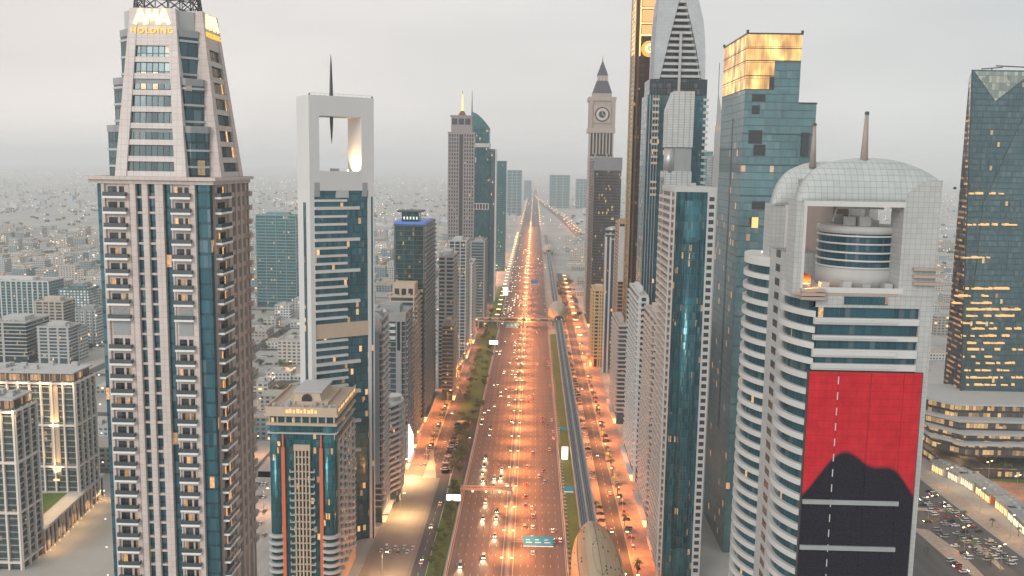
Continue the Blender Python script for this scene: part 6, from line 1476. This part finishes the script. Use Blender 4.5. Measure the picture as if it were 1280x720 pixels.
# ---------------------------------------------------------------- trees
LEAF = []
for k, c_ in enumerate(((.080, .115, .040), (.062, .095, .036), (.098, .120, .045))):
    m, t_, b = nodes('leaves %s' % 'abc'[k]); oi = N(t_, 'ObjectInfo'); g = N(t_, 'NewGeometry')
    rn = M2(t_, 'ADD', M2(t_, 'MULTIPLY', g.outputs['Random Per Island'], .8), .6)
    c2 = N(t_, 'VectorMath', operation='SCALE'); c2.inputs[0].default_value = c_; t_.links.new(M2(t_, 'MULTIPLY', rn, M2(t_, 'MULTIPLY_ADD', oi.outputs['Random'], .5, .75)), c2.inputs['Scale'])
    t_.links.new(c2.outputs[0], b.inputs['Base Color']); b.inputs['Roughness'].default_value = .7; LEAF.append(m)
BARK = plain('bark', (.10, .075, .055), .9)
def crown_mesh(seed, r, h0, hh, nleaf, leaf, mat):
    q = random.Random(seed); mb = MB(); lobes = [(q.gauss(0, r * .45), q.gauss(0, r * .45), h0 + hh * q.uniform(.25, .8), r * q.uniform(.35, .62)) for _ in range(9)]
    for _ in range(nleaf):
        cx, cy_, cz, cr = q.choice(lobes); v = Vector((q.gauss(0, 1), q.gauss(0, 1), q.gauss(0, 1))).normalized() * cr * q.uniform(.6, 1.05)
        p = Vector((cx, cy_, cz)) + v * Vector((1, 1, .8)).length / 1.6; n_ = (v.normalized() + Vector((q.uniform(-.6, .6), q.uniform(-.6, .6), q.uniform(0, .8)))).normalized()
        a = n_.cross(Vector((0, 0, 1)) if abs(n_.z) < .9 else Vector((1, 0, 0))).normalized(); b_ = n_.cross(a); s = leaf * q.uniform(.6, 1.3)
        mb.add([tuple(p + a * s), tuple(p + b_ * s * .6), tuple(p - a * s), tuple(p - b_ * s * .6)], [(0, 1, 2, 3)])
    return mb.mesh('crown', mat)
def trunk_mesh(seed, h):
    q = random.Random(seed); mb = MB().cyl(0, 0, 0, h, .24, .14, 7)
    for k in range(4): a = q.uniform(0, 6.28); mb.bar((0, 0, h * .85), (1.5 * math.cos(a), 1.5 * math.sin(a), h * 1.5), .08)
    return mb.mesh('trunk', BARK)
TREES = [(crown_mesh(k, 3.2 + .3 * k, 2.0, 4.2, 620, .42, LEAF[k % 3]), trunk_mesh(k, 2.6)) for k in range(5)]
PALM_T = MB().cyl(0, 0, 0, 7.2, .26, .2, 8).mesh('trunk', BARK)
pm = MB(); q = random.Random(2)
for k in range(18):
    a = k * 2.4; el = q.uniform(-.1, .9); pts = []
    for s in range(5):
        f = s / 4; r_3 = 2.9 * f; pts.append(Vector((r_3 * math.cos(a), r_3 * math.sin(a), 7.1 + el * 2.2 * f - 2.2 * f * f)))
    sd_ = Vector((-math.sin(a), math.cos(a), 0))
    for s in range(4):
        w0, w1 = .42 * math.sin(math.pi * (s + .3) / 4.6), .42 * math.sin(math.pi * (s + 1.3) / 4.6); mb_ = [tuple(pts[s] + sd_ * w0), tuple(pts[s + 1] + sd_ * w1), tuple(pts[s + 1] - sd_ * w1), tuple(pts[s] - sd_ * w0)]; pm.add(mb_, [(0, 1, 2, 3)])
PALM_C = pm.mesh('crown', LEAF[1])
def tree(x, y, lab, grp, k=None, s=1.0, palm=False, z=.1):
    t = thing('palm_tree' if palm else 'tree', lab, 'palm' if palm else 'tree', (x, y, z), cr_.uniform(0, 6.28), grp); t.scale = (s, s, s * cr_.uniform(.85, 1.15))
    c_, tr = (PALM_C, PALM_T) if palm else TREES[cr_.randrange(5) if k is None else k]
    part('trunk', tr, None, t); part('crown', c_, None, t); return t
for k in range(30): tree(-49.5 + cr_.uniform(-2.5, 4.2) + (k % 3) * 1.0 * 0, 578 + k * 4.1 + cr_.uniform(-2, 2), 'dark leafy tree in the belt between parking lot and slip lane', 'trees beside the parking lot', s=cr_.uniform(.7, 1.1)) if 578 + k * 4.1 < 700 else None
for k in range(42): tree(cr_.choice((-55.5, -54, -45, -43)) + cr_.uniform(-1.2, 1.2), 706 + k * 13.0 + cr_.uniform(-4, 4), 'leafy tree on the left lawn between the service road and the motorway', 'trees on the left lawn', s=cr_.uniform(.6, 1.05))
for k in range(36): tree(-46.5 + cr_.uniform(-2.2, 3.6), 372 + k * 5.2, 'bushy tree in the hedge between plaza road and motorway', 'bushy trees by the plaza road', s=cr_.uniform(.45, .75))
for k in range(34): tree(-69.0 + cr_.uniform(-1.0, 1.0), 600 + k * 17, 'palm on the lamp lit pavement of the left row', 'palms of the left pavement', palm=True, s=cr_.uniform(.8, 1.1))
for k in range(40): tree(cr_.choice((38.8, 53.8)) + cr_.uniform(-.5, .5), 430 + k * 16, 'palm on the lamp lit pavement of the right row', 'palms of the right pavement', palm=True, s=cr_.uniform(.8, 1.1))
for k in range(26): tree(38 + cr_.uniform(0, 26), 1180 + k * 16 + cr_.uniform(-6, 6), 'leafy tree beyond the domed metro station', 'trees beyond the domed station', s=cr_.uniform(.9, 1.4))

for (px, py) in [(318 + 4.0 * (k % 11) + 1.5 * (k // 11), 408 + 9.5 * (k // 11)) for k in range(121)]:
    g_ = ground(px, py)
    if cr_.random() < .45 and free(g_.x, g_.y, 3): parked(g_.x, g_.y, cr_.choice((0, math.pi / 2)), 'in the open lots between the stone tower and the portal tower', '')
for k in range(46):
    g_ = ground(cr_.uniform(312, 372), cr_.uniform(388, 560))
    if free(g_.x, g_.y, 3): tree(g_.x, g_.y, 'street tree in the lots between the stone tower and the portal tower', 'trees of the district lots', s=cr_.uniform(.7, 1.3))
for k in range(60):
    g_ = ground(cr_.uniform(2, 125), cr_.uniform(350, 462))
    if free(g_.x, g_.y, 3): tree(g_.x, g_.y, 'street tree between the mid height blocks beyond the finned apartments', 'trees of the mid height blocks', s=cr_.uniform(.9, 1.6))

# ---------------------------------------------------------------- boulevard at the lower right
gpoly('boulevard', [(1100, 596), (1150, 599), (1290, 706), (1290, 800), (1090, 790)], .03, ASPH2)
gpoly('pavement', [(1150, 586), (1290, 680), (1290, 704), (1150, 597)], .06, PAVE)
gpoly('brick_road', [(1150, 553), (1165, 553), (1295, 612), (1295, 664), (1150, 570)], .05, asphalt('salmon brick road', (.40, .22, .15), (.2, .2)))
gpoly('traffic_island', [(1140, 660), (1160, 662), (1200, 690), (1232, 722), (1218, 722), (1180, 695)], .10, PAVE)
gpoly('traffic_island', [(1140, 634), (1172, 636), (1200, 638), (1200, 641), (1140, 638)], .10, PAVE)
gpoly('traffic_island', [(1204, 668), (1236, 690), (1256, 712), (1250, 712), (1228, 692)], .10, PAVE)
gpoly('lawn', [(1228, 588), (1282, 592), (1300, 606), (1225, 600)], .10, LAWN)
gpoly('side_street', [(300, 560), (346, 478), (356, 478), (318, 560), (300, 640)], .07, asphalt('dusty rose asphalt', (.24, .17, .15), (.3, .05)))
gpoly('side_street', [(300, 500), (312, 486), (372, 470), (376, 476), (318, 492), (300, 512)], .09, ASPH2)
gpoly('yard', [(312, 600), (336, 570), (350, 580), (340, 720), (312, 720)], .05, CONC)
KGLOW = glow('pavilion front light', (1, .80, .52), 1.15)
def kiosk_row():
    pts = [((1163, 588), (1180, 597)), ((1183, 597), (1199, 606)), ((1199, 604), (1217, 616)), ((1218, 616), (1238, 632)), ((1242, 634), (1262, 650)), ((1258, 648), (1282, 672))]
    words_ = ('nearest the arched tower', 'second from the arched tower', 'third from the arched tower', 'in the middle with an orange wall', 'second from the picture edge', 'largest, at the end by the crossing')
    for k, (a, b_) in enumerate(pts):
        p, q_ = ground(a[0], a[1]), ground(b_[0], b_[1]); v = q_ - p; L_ = v.length - 1.2
        t = thing('shop_pavilion', f'white flat roofed shop pavilion with a lit front, {words_[k]}', 'pavilion', (p.x, p.y, 0), math.atan2(v.y, v.x))
        part('walls', B(0, L_, .4, 11, 0, 6.5), ORNG if k == 3 else OFFW, t); part('roof', B(-.6, L_ + .6, -.8, 11.6, 6.5, 7.3), GREY, t)
        part('lit_front', B(.8, L_ - .8, .15, .38, .5, 5.6), KGLOW if k in (1, 2, 5) else SHOP, t)
        for m_ in range(7): part('display_frame', B(.8 + m_ * (L_ - 1.9) / 6, 1.1 + m_ * (L_ - 1.9) / 6, .0, .16, .5, 5.6), STEEL, t)
        part('sign_band', B(.6, L_ - .6, -.1, .2, 4.5, 5.7), GREY if k % 2 else OFFW, t)
        for m_ in range(4): part('front_post', B(.8 + m_ * (L_ - 1.8) / 3 - .12, .8 + m_ * (L_ - 1.8) / 3 + .12, -.1, .14, 0, 6.5), STEEL, t)
        for m_ in range(3): part('roof_unit', B(2 + m_ * L_ / 3.4, 4 + m_ * L_ / 3.4, 4, 6, 7.3, 8.6), PLANT, t)
kiosk_row()
for row, (xa, ya, xb, yb) in enumerate(((1150, 606, 1268, 702), (1150, 622, 1246, 700), (1150, 628, 1240, 706), (1152, 646, 1212, 700), (1186, 700, 1206, 716), (1232, 676, 1276, 716))):
    p0, p1 = ground(xa, ya), ground(xb, yb); L_ = (p1 - p0).length; dv = (p1 - p0) / L_; ang = math.atan2(dv.y, dv.x)
    s = 2.0
    while s < L_:
        if cr_.random() < .5:
            c = cr_.choice(COLS); q_ = p0 + dv * s; on = cr_.random() < .18
            car(cr_.choice(('car', 'suv')), c, q_.x, q_.y, ang + (0 if row % 2 else .15) + cr_.choice((0, math.pi)), f'{c} car with lights on in the boulevard lot below the arched tower' if on else f'{c} car parked in the boulevard lot below the arched tower', f'{c} cars, lights on, boulevard lot' if on else f'{c} cars parked in the boulevard lot', lights=on, z=.1)
        s += 3.1
for k in range(8): g_ = ground(1225 + k * 7.5, 585 + cr_.uniform(-3, 6) + k); tree(g_.x, g_.y, 'leafy tree on the green before the lit podium', 'trees before the lit podium', s=cr_.uniform(1.0, 1.5))
for k in range(14): g_ = ground(cr_.uniform(1150, 1275), cr_.uniform(640, 712)); tree(g_.x, g_.y, 'small palm on the boulevard islands', 'palms of the boulevard', palm=True, s=.7)
for k, (px, py) in enumerate(((1165, 568), (1200, 585), (1235, 603), (1270, 622), (1185, 612), (1225, 640), (1262, 676), (1160, 650), (1205, 690), (1250, 715))):
    g_ = ground(px, py); lamp(g_.x, g_.y, 7000, 'double armed lamp on the boulevard behind the arched tower', 'boulevard lamps', True, col=(1, .6, .3), rz=.6)
g_ = ground(1155, 545); t = thing('domed_hall', 'pale concrete hall with a curved lit wall behind the red banner', 'hall', (g_.x, g_.y, 0))
part('walls', MB().cyl(8, 14, 0, 16, 22, n=28), CONC, t); part('roof', MB().cyl(8, 14, 16, 17.2, 23.5, n=28), OFFW, t); part('lit_base', MB().cyl(8, 14, .5, 4, 22.15, n=28), SHOP, t)

for px, py in ((322, 520), (338, 486), (318, 570), (330, 640), (360, 470)):
    g_ = ground(px, py); lamp(g_.x, g_.y, 12000, 'single armed lamp by the side street between stone tower and teal block', 'lamps of the side street', False, col=(1, .42, .18))
for px, py, rz in ((326, 520, -.5), (331, 508, -.5), (336, 500, 2.6), (312, 548, -.5), (320, 606, 0), (324, 606, 0), (328, 606, 0), (332, 606, 0), (320, 622, 0), (325, 622, 0), (330, 622, 0), (322, 640, 0), (331, 640, 0), (326, 655, 0), (320, 670, 0), (330, 670, 0)):
    g_ = ground(px, py); c = cr_.choice(COLS); car('car', c, g_.x, g_.y, rz, f'{c} car in the yard and side street beside the teal block', f'{c} cars beside the teal block', lights=False, z=.12)

# ---------------------------------------------------------------- the dusty air
hz = MB().box(-19500, 19500, -450, 34500, -1.2, 372)
hm = bpy.data.materials.new('dusty air'); hm.use_nodes = True; ht = hm.node_tree; ht.nodes.clear()
ho = ht.nodes.new('ShaderNodeOutputMaterial'); pv = ht.nodes.new('ShaderNodeVolumePrincipled')
pv.inputs['Color'].default_value = (.93, .975, 1.0, 1); pv.inputs['Density'].default_value = HAZE; pv.inputs['Anisotropy'].default_value = .1
ht.links.new(pv.outputs[0], ho.inputs['Volume'])
struct('haze', hz, hm, 'stuff')
